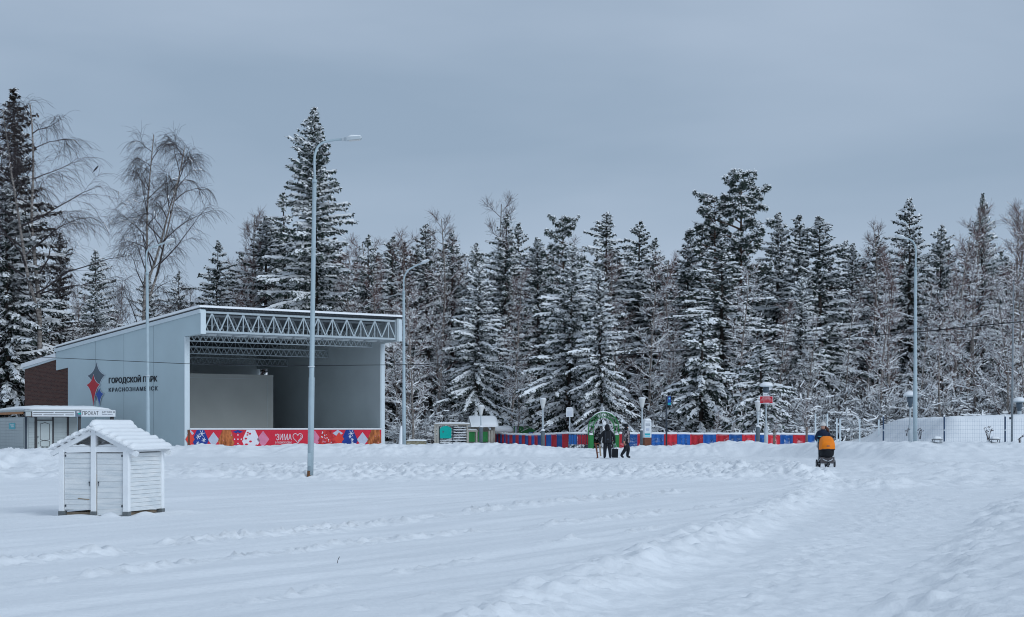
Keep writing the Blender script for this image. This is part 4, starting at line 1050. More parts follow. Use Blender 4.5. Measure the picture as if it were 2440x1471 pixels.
part('floor', 'worn_wood', shed, ('box', (-sw + .1, .1, .03), (-.1, sdp - .1, .08)))
for (a, c, nm) in ((-sw + ew + .008, -sw / 2 - ew / 2 - .012, 'l'), (-sw / 2 + ew / 2 + .02, -ew - .012, 'r')):
    z0 = .125 if nm == 'l' else .03; n = 11; st = (1.165 - z0) / n
    dr = part('door', 'white_frame', shed, ('box', (a + .02, .055, z0 + .02), (c - .02, .085, 1.15)))
    for i in range(n):
        jt = rs.uniform(-.003, .003); pl = part('plank', 'white_wood', dr, ('box', (a, .022 + jt, z0 + i * st + .0012), (c, .05 + jt, z0 + (i + 1) * st - .0012)))
    hx = c - .03 if nm == 'l' else a + .03
    part('handle', 'dark_metal', dr, ('bar', (hx, .012, .62), (hx, .012, .645), .016), ('bar', (hx, .016, .56), (hx, .016, .62), .007))
    hx = a + .02 if nm == 'l' else c - .02
    for hz_ in (1.10, .18): part('hinge', 'dark_metal', dr, ('box', (hx - .012, .012, hz_), (hx + .012, .02, hz_ + .04)))
    if nm == 'l': part('split_board', 'worn_wood', dr, ('bar', (c - .26, .0175, z0 + 2.02 * st + .02), (c - .03, .0175, z0 + 2.02 * st), .006, .016))
    else: part('worn_edge', 'worn_wood', dr, ('box', (a - .016, .03, z0), (a - .004, .05, z0 + .75)))
n = 14; st = (1.17 - .10) / n
for i in range(n):
    jt = rs.uniform(-.004, .004); part('plank', 'white_wood', shed, ('box', (-.045 + jt, ew + .012, .10 + i * st + .002), (-.02 + jt, sdp - ew - .012, .10 + (i + 1) * st - .002)))
for i in range(n): part('plank', 'white_wood', shed, ('box', (-sw + .02, ew + .012, .10 + i * st + .002), (-sw + .045, sdp - ew - .012, .10 + (i + 1) * st - .002)))
part('rear_panel', 'white_wood', shed, ('box', (-sw + ew, sdp - .06, .1), (-ew, sdp - .03, 1.2)))
rise = .40; half = sw / 2 + .17; ang = math.atan2(rise, half); ridge_z = 1.62
for sgn in (-1, 1):
    for y_ in (ew / 2, sdp - ew / 2):
        part('rafter', 'white_frame', shed, ('bar', (-sw / 2 + sgn * .055, y_ + (.0 if y_ > 1 else -.012), ridge_z - .075), (-sw / 2 + sgn * half, y_ + (.0 if y_ > 1 else -.012), ridge_z - .075 - rise), .085, .085))
    nbd = 6
    for i in range(nbd):
        t0 = (i + .08) / nbd; t1 = (i + 1.02) / nbd; lift = .012
        xa = -sw / 2 + sgn * half * t0; xb = -sw / 2 + sgn * half * t1; za = ridge_z - rise * t0 + .01; zb = ridge_z - rise * t1 + .025
        bd = part('roof_board', 'white_frame', shed, ('bar', ((xa + xb) / 2, -.14 + rs.uniform(-.02, .02), (za + zb) / 2), ((xa + xb) / 2, sdp + .12 + rs.uniform(-.03, .05), (za + zb) / 2), abs(xb - xa) * 1.02, .022, (-math.sin(ang) * -sgn, 0, math.cos(ang))))
        cx = (xa + xb) / 2 - sgn * .012; cz = (za + zb) / 2 + .028; pts = []; rad = []
        y0_, y1_ = -.13 + rs.uniform(-.01, .03), sdp + .10 + rs.uniform(-.02, .05)
        for k in range(13):
            t = k / 12; pts.append((cx + rs.uniform(-.006, .006), y0_ + (y1_ - y0_) * t, cz + rs.uniform(-.004, .006))); rad.append((.064 if i else .075) * min(1, (6 * min(t, 1 - t)) ** .5 + .35) * rs.uniform(.92, 1.08))
        MB().tube(pts, rad, 9).build('board_snow', 'snow_soft', bd)
MB().tube([(-sw / 2, -.10 + (sdp + .2) * k / 12, ridge_z + .075) for k in range(13)], [.09 * min(1, (7 * min(k / 12, 1 - k / 12)) ** .5 + .3) for k in range(13)], 9).build('ridge_snow', 'snow_soft', shed)
# ------------------------------------------------------------------ street lamps
def street_lamp(px0, px1, step_y, arm, Z, r0, r1, label, rusty=False, ring=None):
    """px0/px1: photo column of the base and of the top of the thick shaft; arm: photo polyline of the curved arm ending at the lamp head"""
    xb = X(px0, Z); zb = gz(xb, Z) - .1
    o = empty('street_lamp', (xb, Z, zb), 0, label, 'street lamp', 'tall street lamps')
    def q(px, py): p = P(px, py, Z); return Vector((p.x - xb, 0, p.z - zb))
    top = q(px1, step_y); base = Vector((0, 0, -.2)); h = top.z
    mid = base.lerp(top, .36)
    part('shaft', 'lamp_grey', o, ('tube', [base, mid - Vector((0, 0, .02)), mid, top], [r0, r0 * .97, r0 * .82, r1], 8))
    if ring: part('collar', 'white_paint', o, ('tube', [q(*ring), q(ring[0], ring[1] - 1.6)], r0 * 1.15, 8))
    part('collar', 'lamp_grey', o, ('tube', [top - Vector((0, 0, .05)), top + Vector((0, 0, .05))], r1 * 1.25, 10))
    if rusty:
        part('rust_patch', 'rust', o, ('tube', [(0, 0, -.1), (0, 0, .16), (.003, 0, .30)], [r0 * 1.02, r0 * 1.02, r0 * 1.003], 8))
        part('service_door', 'lamp_grey', o, ('box', (-.05, -r0 - .004, .45), (.05, -r0 + .03, .85)))
    pts = [top, q(*arm[0])] + [q(*a) for a in arm[1:]]
    # smooth the arm
    sm = []
    for i in range(len(pts) - 1):
        p0 = pts[max(i - 1, 0)]; p1 = pts[i]; p2 = pts[i + 1]; p3 = pts[min(i + 2, len(pts) - 1)]
        for k in range(5):
            t = k / 5; sm.append(.5 * ((2 * p1) + (p2 - p0) * t + (2 * p0 - 5 * p1 + 4 * p2 - p3) * t * t + (3 * p1 - p0 - 3 * p2 + p3) * t ** 3))
    sm.append(pts[-1])
    part('arm', 'lamp_grey', o, ('tube', sm, [r1 * .66] * 3 + [r1 * .6] * (len(sm) - 3), 8))
    d = (pts[-1] - pts[-2]).normalized(); e = pts[-1]; a = e - d * .10; L_ = .62
    hd = MB(); sec = []
    for t, w, hh in ((0, .05, .045), (.12, .06, .05), (.25, .13, .05), (.5, .15, .055), (.9, .14, .05), (1, .11, .03)):
        c = a + d * L_ * t
        sec.append([c + Vector((0, sy_ * w, 0)) + Vector((-d.z, 0, d.x)) * (sz_ * hh if d.x > 0 else -sz_ * hh) for sy_, sz_ in ((-1, -1), (1, -1), (1, .8), (-1, .8))])
    v = [p for s_ in sec for p in s_]; f = [(0, 1, 2, 3)]
    for i in range(len(sec) - 1):
        for k in range(4): f.append((i * 4 + k, (i + 1) * 4 + k, (i + 1) * 4 + (k + 1) % 4, i * 4 + (k + 1) % 4))
    f.append(tuple((len(sec) - 1) * 4 + k for k in (3, 2, 1, 0))); hd.add(v, f)
    hd = hd.build('lamp_head', 'pale_metal', o)
    up = Vector((-d.z, 0, d.x)) * (1 if d.x > 0 else -1)
    part('lens', 'lamp_glass', hd, ('bar', a + d * .22 - up * .062, a + d * .56 - up * .062, .2, .02))
    part('head_snow', 'snow_soft', hd, ('tube', [a + d * .15 + up * .05, a + d * .3 + up * .06, a + d * .58 + up * .05], [.02, .06, .03], 7))
    return o
street_lamp(739, 749.5, 432, [(750, 415), (750, 372), (762, 345), (790, 335), (822, 332)], 56.2, .093, .062, 'tall leaning grey street lamp standing in the open snow before the stage, rusty base', True, (742, 875))
street_lamp(353, 350.5, 652, [(349.5, 640), (349, 604), (358, 592), (378, 584), (392, 579)], 90.0, .10, .07, 'tall street lamp before the stage side wall, arm to the right', False, (352, 897))
street_lamp(963, 962, 697, [(962, 685), (963, 662), (972, 645), (988, 635), (1002, 629)], 100.5, .10, .07, 'tall street lamp at the right corner of the stage')
street_lamp(2180.5, 2181.5, 640, [(2182, 625), (2182, 592), (2176, 577), (2166, 570), (2158, 568)], 89.2, .11, .07, 'tall street lamp on the right with its arm turned left')
# thin mast on the right, and the overhead cable
o = empty('thin_mast', (X(2411, 91), 91, gz(X(2411, 91), 91) - .1), 0, 'thin grey mast without lamp near the right edge', 'mast')
part('pole', 'mast_grey', o, ('tube', [(0, 0, -.2), (.04, 0, 4.2), (.1, 0, Zt(670, 91) - o.location.z)], [.06, .05, .03], 8))
part('cap', 'dark_metal', o, ('tube', [(.1, 0, Zt(670, 91) - o.location.z), (.1, 0, Zt(668, 91) - o.location.z)], [.05, .045], 8)); part('clamp', 'dark_metal', o, ('box', (-.12, -.03, 1.25), (.0, .04, 1.36)))
cp = [(-260, 834, 84), (130, 853, 82), (440, 867, 80), (700, 872, 78), (1000, 869, 76), (1300, 857, 73.5), (1600, 838, 71), (1900, 814, 68.5), (2200, 790, 66), (2440, 766, 64), (2720, 735, 62)]
MB().tube([P(*c) for c in cp], [.011 + .007 * i / len(cp) for i in range(len(cp))], 5).build('overhead_cable', 'cable', tag(empty('power_line', P(*cp[-1]).to_tuple()[:2] + (0,), 0), 'black overhead cable sagging across the whole view', 'cable'))
o = [x for x in COL.objects if x.name.startswith('overhead_cable')][0]; pw = o.parent; o.matrix_parent_inverse = Matrix.Translation(-pw.location)
part('pole', 'bark', pw, ('tube', [(0, .15, -1), (0, .15, P(*cp[-1]).z + .6)], [.15, .11], 8))
part('pole', 'bark', pw, ('tube', [(P(*cp[0]).x - pw.location.x, cp[0][2] - cp[-1][2] + .15, -1), (P(*cp[0]).x - pw.location.x, cp[0][2] - cp[-1][2] + .15, P(*cp[0]).z + .6)], [.15, .11], 8))

# ------------------------------------------------------------------ park lamps
def funnel_lamp(px, top, Z, label):
    x = X(px, Z); zb = gz(x, Z) - .05; h = Zt(top, Z) - zb
    o = empty('park_lamp', (x, Z, zb), 0, label, 'park lamp', 'funnel park lamps')
    part('pole', 'pale_metal', o, ('tube', [(0, 0, .7), (0, 0, h - .55)], [.055, .04], 10))
    part('base', 'stone_grey' if Z < 110 else 'pale_metal', o, ('tube', [(0, 0, -.2), (0, 0, .95), (0, 0, 1.05)], [.12, .12, .06], 10))
    MB().lathe([(.12, 0), (.13, .05), (.06, .10)], 10, (0, 0, 1.02)).build('base_snow', 'snow_soft', o)
    MB().lathe([(.045, -.08), (.09, 0), (.10, .05), (.185, .42), (.195, .45), (.14, .46)], 16, (0, 0, h - .54)).build('lamp_bowl', 'lamp_glass', o)
    MB().lathe([(.195, 0), (.205, .035), (.15, .075), (.03, .09)], 16, (0, 0, h - .085)).build('snow_cap', 'snow_soft', o)
funnel_lamp(1146, 966, 109, 'white funnel lamp in front of the playground house')
funnel_lamp(1247, 969, 128, 'thin far funnel lamp behind the green slide')
funnel_lamp(1293.5, 949, 105, 'white funnel lamp before the left end of the red and blue fence')
funnel_lamp(1530, 947, 103, 'white funnel lamp beside the information pillar')
funnel_lamp(1555.5, 968, 126, 'small far funnel lamp right of the information pillar')
funnel_lamp(1806, 955, 105, 'funnel lamp just left of the red sign')
funnel_lamp(2000, 963, 124, 'far white funnel lamp in the bushes above the pram')
def dome_lamp(px, top, Z, label):
    x = X(px, Z); zb = gz(x, Z) - .05; h = Zt(top, Z) - zb
    o = empty('dome_lamp', (x, Z, zb), 0, label, 'park lamp', 'mushroom park lamps')
    part('pole', 'pale_metal', o, ('tube', [(0, 0, -.2), (0, 0, 1.0), (0, 0, 1.0), (0, 0, h - .75)], [.11, .11, .05, .045], 10))
    MB().lathe([(.07, -.12), (.11, -.05), (.12, .12), (.17, .16), (.17, .42), (.10, .44)], 14, (0, 0, h - .75)).build('lamp_body', 'star_grey', o)
    MB().lathe([(.09, .0), (.36, .04), (.34, .08), (.1, .14)], 18, (0, 0, h - .33)).build('shade', 'trim_grey', o)
    MB().lathe([(.37, 0), (.385, .03), (.30, .14), (.16, .21), (.02, .23)], 18, (0, 0, h - .26)).build('snow_cap', 'snow_soft', o)
    return o
dm = dome_lamp(1825.5, 909, 102, 'snow-topped mushroom lamp behind the red sign')
dome_lamp(2169, 931, 96, 'snow-topped mushroom lamp just left of the right-hand street lamp')
dome_lamp(2429, 945, 100, 'snow-topped mushroom lamp near the right edge')
# red sign on the mushroom lamp pole
SZ2 = 101.6
sg = empty('red_sign', (X(1825.5, SZ2), SZ2, 0), 0, 'red notice with white lettering on the mushroom lamp pole', 'sign')
def sx(px): return X(px, SZ2) - sg.location.x
bd = part('board', 'ban_white', sg, ('box', (sx(1810), -.02, Zt(962, SZ2)), (sx(1842), .0, Zt(944, SZ2))))
part('field', 'sign_red', bd, ('box', (sx(1811), -.026, Zt(960.8, SZ2)), (sx(1840.8), -.021, Zt(945, SZ2))))
for i, (tx, a, c) in enumerate((('ВЫГУЛ СОБАК', 1817, 1834.5), ('на территории', 1816, 1836), ('городского парка', 1813.3, 1838), ('категорически и строго', 1811.8, 1840), ('ЗАПРЕЩЁН', 1818.3, 1833.5))):
    put_text(tx, bd, (sx(a), -.027, Zt(948.2 + i * 3.0, SZ2)), (1, 0, 0), (0, 0, 1), sx(c) - sx(a), Zt(946, SZ2) - Zt(947.9, SZ2), 'ban_white', .0, .003)
sm_ = part('small_plate', 'white_paint', sg, ('box', (sx(1818), -.02, Zt(943.4, SZ2)), (sx(1833), 0, Zt(936.3, SZ2))))
part('symbol', 'ink_soft', sm_, ('prism', [(0, 0), (.10, 0), (.12, .07), (.20, .09), (.17, .02), (.22, 0), (.24, .12), (.10, .13)], (sx(1827.4), -.021, Zt(941.5, SZ2)), (.6, 0, 0), (0, 0, .75), .003))
part('symbol', 'ink_grey', sm_, ('box', (sx(1819.5), -.024, Zt(940.6, SZ2)), (sx(1826), -.0205, Zt(939.8, SZ2))))
part('bracket', 'dark_metal', sg, ('box', (-.05, -.005, Zt(960, SZ2)), (.05, .36, Zt(946, SZ2))))
# notice board, banner post, information pillar
nbd = empty('notice_board', (X(1357.5, 106), 106, gz(X(1357.5, 106), 106) - .1), 0, 'white square notice board on a thin post before the widest spruce', 'notice board')
zz = nbd.location.z
part('pole', 'pale_metal', nbd, ('tube', [(0, 0, -.1), (0, 0, Zt(990, 106) - zz)], .035, 8))
q_ = part('board', 'white_paint', nbd, ('box', (-.21, -.05, Zt(994, 106) - zz), (.21, -.02, Zt(974, 106) - zz)))
for i in range(5): part('text_line', 'ban_grey', q_, ('box', (-.14, -.053, Zt(991 - i * 2.6, 106) - zz), (.14 - .03 * (i % 2), -.0505, Zt(990 - i * 2.6, 106) - zz)))
MB().pillow((-.22, -.06, Zt(974, 106) - zz), (.22, .02, 0), .07, 6, 4, .2, 4).build('snow_cap', 'snow_soft', q_)
bp_ = empty('banner_post', (X(1588, 102), 102, gz(X(1588, 102), 102) - .1), 0, 'dark post carrying a small blue hanging banner', 'banner post'); zz = bp_.location.z
part('pole', 'dark_metal', bp_, ('tube', [(0, 0, -.1), (0, 0, Zt(944.5, 102) - zz)], [.055, .05], 10))
q_ = part('banner', 'star_blue', bp_, ('box', (.07, -.012, Zt(966, 102) - zz), (.25, .012, Zt(945, 102) - zz)))
part('emblem', 'cyan_strip', q_, ('lathe', [(.01, -.014), (.055, -.013), (.055, .013), (.01, .014)], 10)).matrix_local = Matrix.Translation((.16, 0, Zt(950, 102) - zz)) @ Euler((math.pi / 2, 0, 0)).to_matrix().to_4x4()
part('stripe', 'teal', q_, ('box', (.07, -.0145, Zt(965, 102) - zz), (.25, -.0125, Zt(960, 102) - zz)))
part('arm', 'dark_metal', bp_, ('bar', (0, 0, Zt(944.9, 102) - zz), (.26, 0, Zt(944.9, 102) - zz), .02), ('bar', (0, 0, Zt(966.1, 102) - zz), (.26, 0, Zt(966.1, 102) - zz), .02))
MB().lathe([(.055, 0), (.05, .05), (.01, .07)], 8, (0, 0, Zt(944.5, 102) - zz)).build('snow_cap', 'snow_soft', bp_)
ip = empty('information_pillar', (X(1542, 101), 101, gz(X(1542, 101), 101) - .2), math.radians(12), 'white information pillar on a brown base with teal stripe and snow cap', 'info pillar'); zz = ip.location.z
part('base', 'rust_brown', ip, ('box', (-.19, -.19, -.2), (.19, .19, Zt(1043.5, 101) - zz)))
pb = part('panel', 'white_paint', ip, ('box', (-.20, -.20, Zt(1043, 101) - zz), (.17, .17, Zt(1004, 101) - zz)), ('box', (.172, -.18, Zt(1043, 101) - zz), (.19, .17, Zt(1004, 101) - zz)))
part('stripe', 'teal', pb, ('box', (-.19, -.206, Zt(1037, 101) - zz), (.12, -.201, Zt(1033, 101) - zz)))
part('picture', 'cyan_strip', pb, ('box', (-.18, -.206, Zt(1042.2, 101) - zz), (.11, -.201, Zt(1038, 101) - zz)))
part('picture', 'ban_grey', pb, ('box', (-.12, -.206, Zt(1027, 101) - zz), (.07, -.201, Zt(1021, 101) - zz)))
for i in range(3): part('text_line', 'ink_grey', pb, ('box', (-.15, -.206, Zt(1015 - i * 2.2, 101) - zz), (.10, -.201, Zt(1014.2 - i * 2.2, 101) - zz)))
MB().pillow((-.22, -.22, Zt(1004, 101) - zz), (.21, .2, 0), .14, 8, 6, .1, 6).build('snow_cap', 'snow_soft', ip)

# ------------------------------------------------------------------ playground fence of coloured slat panels
def slat_panel(w, h, style, m):
    b = MB(); n = 10; p = w / n
    b.box((0, -.018, h - .05), (w, .018, h)); b.box((0, -.018, .08), (w, .018, .13))
    rr = random.Random(style)
    for i in range(n): b.box((i * p + p * .22, -.012, 0), (i * p + p * .78, .012, h - .06))
    # solid upper boards in several shapes
    if style == 0: b.box((0, .013, .52), (w, .022, h - .06))
    elif style == 1: b.prism([(0, .45), (w * .3, .45), (w * .5, h * .68), (w, h * .85), (w, h - .06), (0, h - .06)], (0, .022, 0), (1, 0, 0), (0, 0, 1), .009)
    elif style == 2: b.box((0, .013, h * .78), (w, .022, h - .06)); b.box((0, .013, .42), (w, .022, .50))
    else: b.prism([(0, .4), (w * .25, .4), (w * .25, h * .78), (w * .75, h * .78), (w * .75, .4), (w, .4), (w, h - .06), (0, h - .06)], (0, .022, 0), (1, 0, 0), (0, 0, 1), .009)
    return b.mesh('slat_panel', m)
FENCE_H = .98
SLATS = {}
def fence(name, pts, label, cat_, zs, pw=.80, seed=0, gate=None, snow_h=.09, first=0):
    """pts: photo column and distance of each corner; zs: photo row of the fence top at each corner"""
    o = empty(name, (X(pts[0][0], pts[0][1]), pts[0][1], 0), 0, label, cat_); k = first; r = random.Random(seed); org = Vector(o.location)
    for (a, za), (b, zb_), ya, yb in zip(pts[:-1], pts[1:], zs[:-1], zs[1:]):
        A = P(a, ya, za); B = P(b, yb, zb_); L_ = (Vector((B.x, B.y, 0)) - Vector((A.x, A.y, 0))).length; n = max(1, round(L_ / pw)); w = L_ / n
        rz = math.atan2(B.y - A.y, B.x - A.x)
        for i in range(n):
            c = A.lerp(B, i / n); c1 = A.lerp(B, (i + 1) / n)
            px = 1220 + c.x / c.y * F
            m = 'fence_red' if k % 2 else 'fence_blue'; k += 1
            key = (round(w, 2), r.randrange(4), m)
            if key not in SLATS: SLATS[key] = slat_panel(w - .05, FENCE_H, key[1], m)
            q = link('slat_panel', SLATS[key], o); q['kind'] = 'stuff'; q.location = c - org + Vector((.025 * math.cos(rz), .025 * math.sin(rz), -FENCE_H)); q.rotation_euler = (0, 0, rz)
            part('post', m, o, ('box', (c.x - org.x - .03, c.y - org.y - .03, c.z - FENCE_H - .5), (c.x - org.x + .03, c.y - org.y + .03, c.z + .02)))
            t0, t1 = c - org, c1 - org
            MB().tube([t0.lerp(t1, -.02) + Vector((0, 0, .03)), t0.lerp(t1, .08) + Vector((0, 0, .045 + r.uniform(-.012, .012))), t0.lerp(t1, .5) + Vector((0, 0, .045 + r.uniform(-.012, .012))), t0.lerp(t1, .92) + Vector((0, 0, .045 + r.uniform(-.012, .012))), t0.lerp(t1, 1.02) + Vector((0, 0, .03))], [.042, .062, .066, .062, .042], 7).build('snow_cap', 'snow_soft', o)
    return o
fence('playground_fence', [(1176, 122), (1215, 115.5), (1260, 111), (1290, 108.5), (1354, 105)], 'left stretch of red and blue playground fence curving up to the green arch', 'fence', [1033, 1036, 1037.5, 1037, 1033.5], .72, 1)
fence('playground_fence', [(1470, 105), (1520, 105.5), (1950, 109)], 'long right stretch of red and blue playground fence from the arch to the pram', 'fence', [1034, 1034.5, 1036.5], .80, 2, first=1)
fence('playground_fence', [(1185, 128), (1330, 126), (1500, 127), (1790, 128)], 'far red and blue playground fence seen over the near one', 'fence', [1031, 1030, 1030, 1030], .9, 3)
# low gate beside the arch
gt = empty('playground_gate', (X(1355, 104.9), 104.9, 0), math.radians(0), 'low dark picket gate between the fence end and the green arch', 'gate')
gw = X(1404, 104.9) - X(1355, 104.9); gz_ = Zt(1033.5, 104.9)
for i in range(9): part('picket', 'post_blue', gt, ('box', (gw * i / 8 - .012, -.012, gz_ - 1.0), (gw * i / 8 + .012, .012, gz_ - .04)))
part('rail', 'post_blue', gt, ('box', (0, -.02, gz_ - .05), (gw, .02, gz_))); part('rail', 'post_blue', gt, ('box', (0, -.02, gz_ - .95), (gw, .02, gz_ - .90)))
part('board', 'fence_blue', gt, ('box', (0, .014, gz_ - .62), (gw * .42, .022, gz_ - .06))); part('board', 'fence_red', gt, ('box', (gw * .42 + .01, .014, gz_ - .62), (gw, .022, gz_ - .06)))
MB().tube([(0, 0, gz_ + .03), (gw * .5, 0, gz_ + .04), (gw, 0, gz_ + .03)], [.05, .06, .05], 7).build('snow_cap', 'snow_soft', gt)
# green arch
AZ_ = 104.5; ag = empty('garden_arch', (X(1438.5, AZ_), AZ_, 0), 0, 'green metal ladder arch over the playground entrance', 'arch')
ro = (1474.5 - 1402.5) / 2 / F * AZ_; ri = ro - .26; zc_ = Zt(1020, AZ_); zb_ = Zt(1072, AZ_) - .3; rv = (Zt(983, AZ_) - zc_) / ro
def apath(r, y): return [Vector((-r, y, zb_))] + [Vector((-r * math.cos(a), y, zc_ + r * rv * math.sin(a))) for a in [math.pi * i / 20 for i in range(21)]] + [Vector((r, y, zb_))]
for y_ in (-.3, .3):
    for r_ in (ro, ri): part('arch_rail', 'green', ag, ('tube', apath(r_, y_), .018, 6))
    for i in range(1, 20):
        a = math.pi * i / 20; part('rung', 'green', ag, ('bar', (-ro * math.cos(a), y_, zc_ + ro * rv * math.sin(a)), (-ri * math.cos(a), y_, zc_ + ri * rv * math.sin(a)), .016))
    for sg_ in (-1, 1):
        for k in range(6): part('rung', 'green', ag, ('bar', (sg_ * ro, y_, zb_ + .5 + k * .22), (sg_ * ri, y_, zb_ + .5 + k * .22), .022))
for sg_ in (-1, 1):
    part('side_board', 'green', ag, ('box', (min(sg_ * ro, sg_ * ri) + .03, -.33, zb_), (max(sg_ * ro, sg_ * ri) - .03, -.315, Zt(1037, AZ_))))
    MB().pillow((min(sg_ * ro, sg_ * ri), -.36, Zt(1037, AZ_)), (max(sg_ * ro, sg_ * ri), -.28, 0), .10, 5, 3, .2, 8).build('snow_cap', 'snow_soft', ag)
MB().tube([(-ro * .75 + 1.5 * ro * i / 8, 0, zc_ + ro * rv * math.sin(math.acos(max(-1, min(1, .75 - 1.5 * i / 8)))) + .035) for i in range(9)], [.02, .04, .045, .05, .05, .045, .05, .04, .02], 6).build('snow_cap', 'snow_soft', ag)
hb = part('crossbar', 'pale_metal', ag, ('bar', (-ro * .72, .5, Zt(1014.5, AZ_)), (ro * 1.2, .5, Zt(1014.5, AZ_)), .03)); part('bar_snow', 'snow_soft', hb, ('tube', [(-ro * .72, .5, Zt(1014.2, AZ_) + .03), (ro * 1.2, .5, Zt(1014.2, AZ_) + .03)], .03, 6))

# ------------------------------------------------------------------ playground
PZ = 116.0
pg = empty('climbing_wall', (X(1036, PZ), PZ, 0), 0, 'beige climbing frame with teal arched panel and snow-covered net rungs', 'climbing frame')
def qx(px): return X(px, PZ) - pg.location.x
def qz(py): return Zt(py, PZ)
for a, c in ((1035, 1040), (1041.5, 1045.5), (1112, 1115)): part('post', 'beige', pg, ('box', (qx(a), -.08, qz(1075)), (qx(c), .08, qz(1010))))
for a in (1047, 1079): part('post', 'dark_metal', pg, ('box', (qx(a) - .03, -.03, qz(1075)), (qx(a) + .03, .03, qz(1017))))
bm2 = part('top_beam', 'beige', pg, ('box', (qx(1034), -.1, qz(1014)), (qx(1120), .1, qz(1010.5))))
MB().pillow((qx(1033), -.14, qz(1010.5)), (qx(1121), .14, 0), .10, 24, 4, .3, 9).build('snow_cap', 'snow_soft', bm2)
ar = [(qx(1048.5), qz(1045))] + [(qx(1062) + (qx(1076) - qx(1062)) * -math.cos(math.pi * i / 12), qz(1024) + (qz(1015.5) - qz(1024)) * math.sin(math.pi * i / 12)) for i in range(13)] + [(qx(1075.5), qz(1045))]
tp = part('panel', 'green_teal', pg, ('prism', ar[::-1], (0, -.03, 0), (1, 0, 0), (0, 0, 1), .05)); part('mark', 'star_grey', tp, ('box', (qx(1054.5), -.085, qz(1031)), (qx(1057.5), -.0805, qz(1027))))
for i in range(8):
    y_ = 1020 + i * 6.2; x0_ = 1081 if y_ < 1046 else 1048; rn = part('net_rung', 'dark_metal', pg, ('bar', (qx(x0_), 0, qz(y_)), (qx(1112), 0, qz(y_)), .035))
    part('rung_snow', 'snow_soft', rn, ('tube', [(qx(x0_) + (qx(1112) - qx(x0_)) * k / 10, 0, qz(y_) + .035 + .012 * (k % 2)) for k in range(11)], .034, 6))
for i in range(5): part('net_rope', 'dark_metal', pg, ('bar', (qx(1083 + i * 7), .03, qz(1072)), (qx(1083 + i * 7), .03, qz(1016)), .018))
ph = empty('playhouse', (X(1120, 118), 118, 0), math.radians(8), 'beige playhouse with thick snow on its roof, green side panels and a slide', 'playhouse')
PZ2 = 118.0
def hx(px): return X(px, PZ2) - ph.location.x
def hz2(py): return Zt(py, PZ2)
part('wall', 'beige', ph, ('box', (hx(1124), .3, hz2(1075)), (hx(1182), 1.9, hz2(1017))))
rfp = [(-.15, hz2(1017)), (1.1, hz2(997)), (2.35, hz2(1017))]
gr_ = part('roof', 'beige', ph, ('prism', rfp, (hx(1123), 0, 0), (0, 1, 0), (0, 0, 1), hx(1188) - hx(1123)))
v = []; f = []; prof = [(-.28, hz2(1018)), (-.30, hz2(1017) + .12), (-.1, hz2(1013) + .17), (.7, hz2(1000) + .18), (1.1, hz2(997) + .17), (1.5, hz2(1000) + .12), (2.4, hz2(1017) + .12), (2.4, hz2(1018))]
for x_, s_ in ((hx(1121.5), .0), (hx(1124), 1.0), (hx(1180), 1.0), (hx(1187), .55)): v += [(x_, y_, z_ if i in (0, 7) else z_ - .10 * (1 - s_)) for i, (y_, z_) in enumerate(prof)]
for k in range(3):
    for i in range(7): f.append((k * 8 + i, k * 8 + i + 1, (k + 1) * 8 + i + 1, (k + 1) * 8 + i))
f += [tuple(range(8)), tuple(range(31, 23, -1))]
MB().add(v, f, True).build('roof_snow', 'snow_soft', gr_)
for a, c in ((1113.5, 1117), (1133.5, 1137), (1164, 1168), (1170.5, 1174)): part('post', 'beige', ph, ('box', (hx(a), -.1, hz2(1078)), (hx(c), .05, hz2(1026))))
for a, c, m in ((1117.5, 1131, 'green'), (1139, 1145, 'green'), (1150, 1162, 'green')):
    q_ = part('side_panel', m, ph, ('box', (hx(a), -.04, hz2(1053)), (hx(c), -.01, hz2(1029))))
    for i in range(5): part('slat', m, q_, ('box', (hx(a) + (hx(c) - hx(a)) * (i + .12) / 5, -.06, hz2(1052)), (hx(a) + (hx(c) - hx(a)) * (i + .88) / 5, -.042, hz2(1030))))
part('rail', 'beige', ph, ('box', (hx(1113), -.12, hz2(1029)), (hx(1138), .06, hz2(1025.5)))); MB().pillow((hx(1113), -.14, hz2(1025.5)), (hx(1138), .08, 0), .09, 8, 3, .2, 3).build('snow_cap', 'snow_soft', ph)
# slide tunnel mouth and the low roofs beyond
MB().tube([(hx(1157) + .28 * math.cos(math.pi * (1 - i / 10)), -.15, hz2(1025) + .28 * math.sin(math.pi * i / 10)) for i in range(11)], .07, 8).build('tunnel_mouth', 'pale_metal', ph)
lr = empty('low_pavilion', (X(1172, 121), 121, 0), 0, 'long low play shelter with snow roof and green slide behind the fence', 'play shelter')
def lx(px): return X(px, 121) - lr.location.x
def lz(py): return Zt(py, 121)
part('roof', 'beige', lr, ('box', (lx(1174), 0, lz(1034)), (lx(1224), 1.6, lz(1028))))
MB().pillow((lx(1172), -.1, lz(1029)), (lx(1225), 1.7, 0), lz(1015) - lz(1029), 14, 8, .05, 5).build('roof_snow', 'snow_soft', lr)
for a in (1176, 1222): part('post', 'beige', lr, ('box', (lx(a) - .05, .1, lz(1080)), (lx(a) + .05, .2, lz(1034))))
part('slide_box', 'green', lr, ('box', (lx(1225), .2, lz(1045)), (lx(1260), 1.2, lz(1016)))); part('slide_post', 'ban_grey', lr, ('box', (lx(1227), .12, lz(1040)), (lx(1232), .19, lz(1017))))
part('slide', 'green', lr, ('prism', [(lx(1260), lz(1016)), (lx(1260), lz(1030)), (lx(1279), lz(1031)), (lx(1279), lz(1028))], (0, .6, 0), (1, 0, 0), (0, 0, 1), .5))
MB().pillow((lx(1224), .1, lz(1016)), (lx(1262), 1.3, 0), .16, 10, 6, .3, 6).build('snow_cap', 'snow_soft', lr)
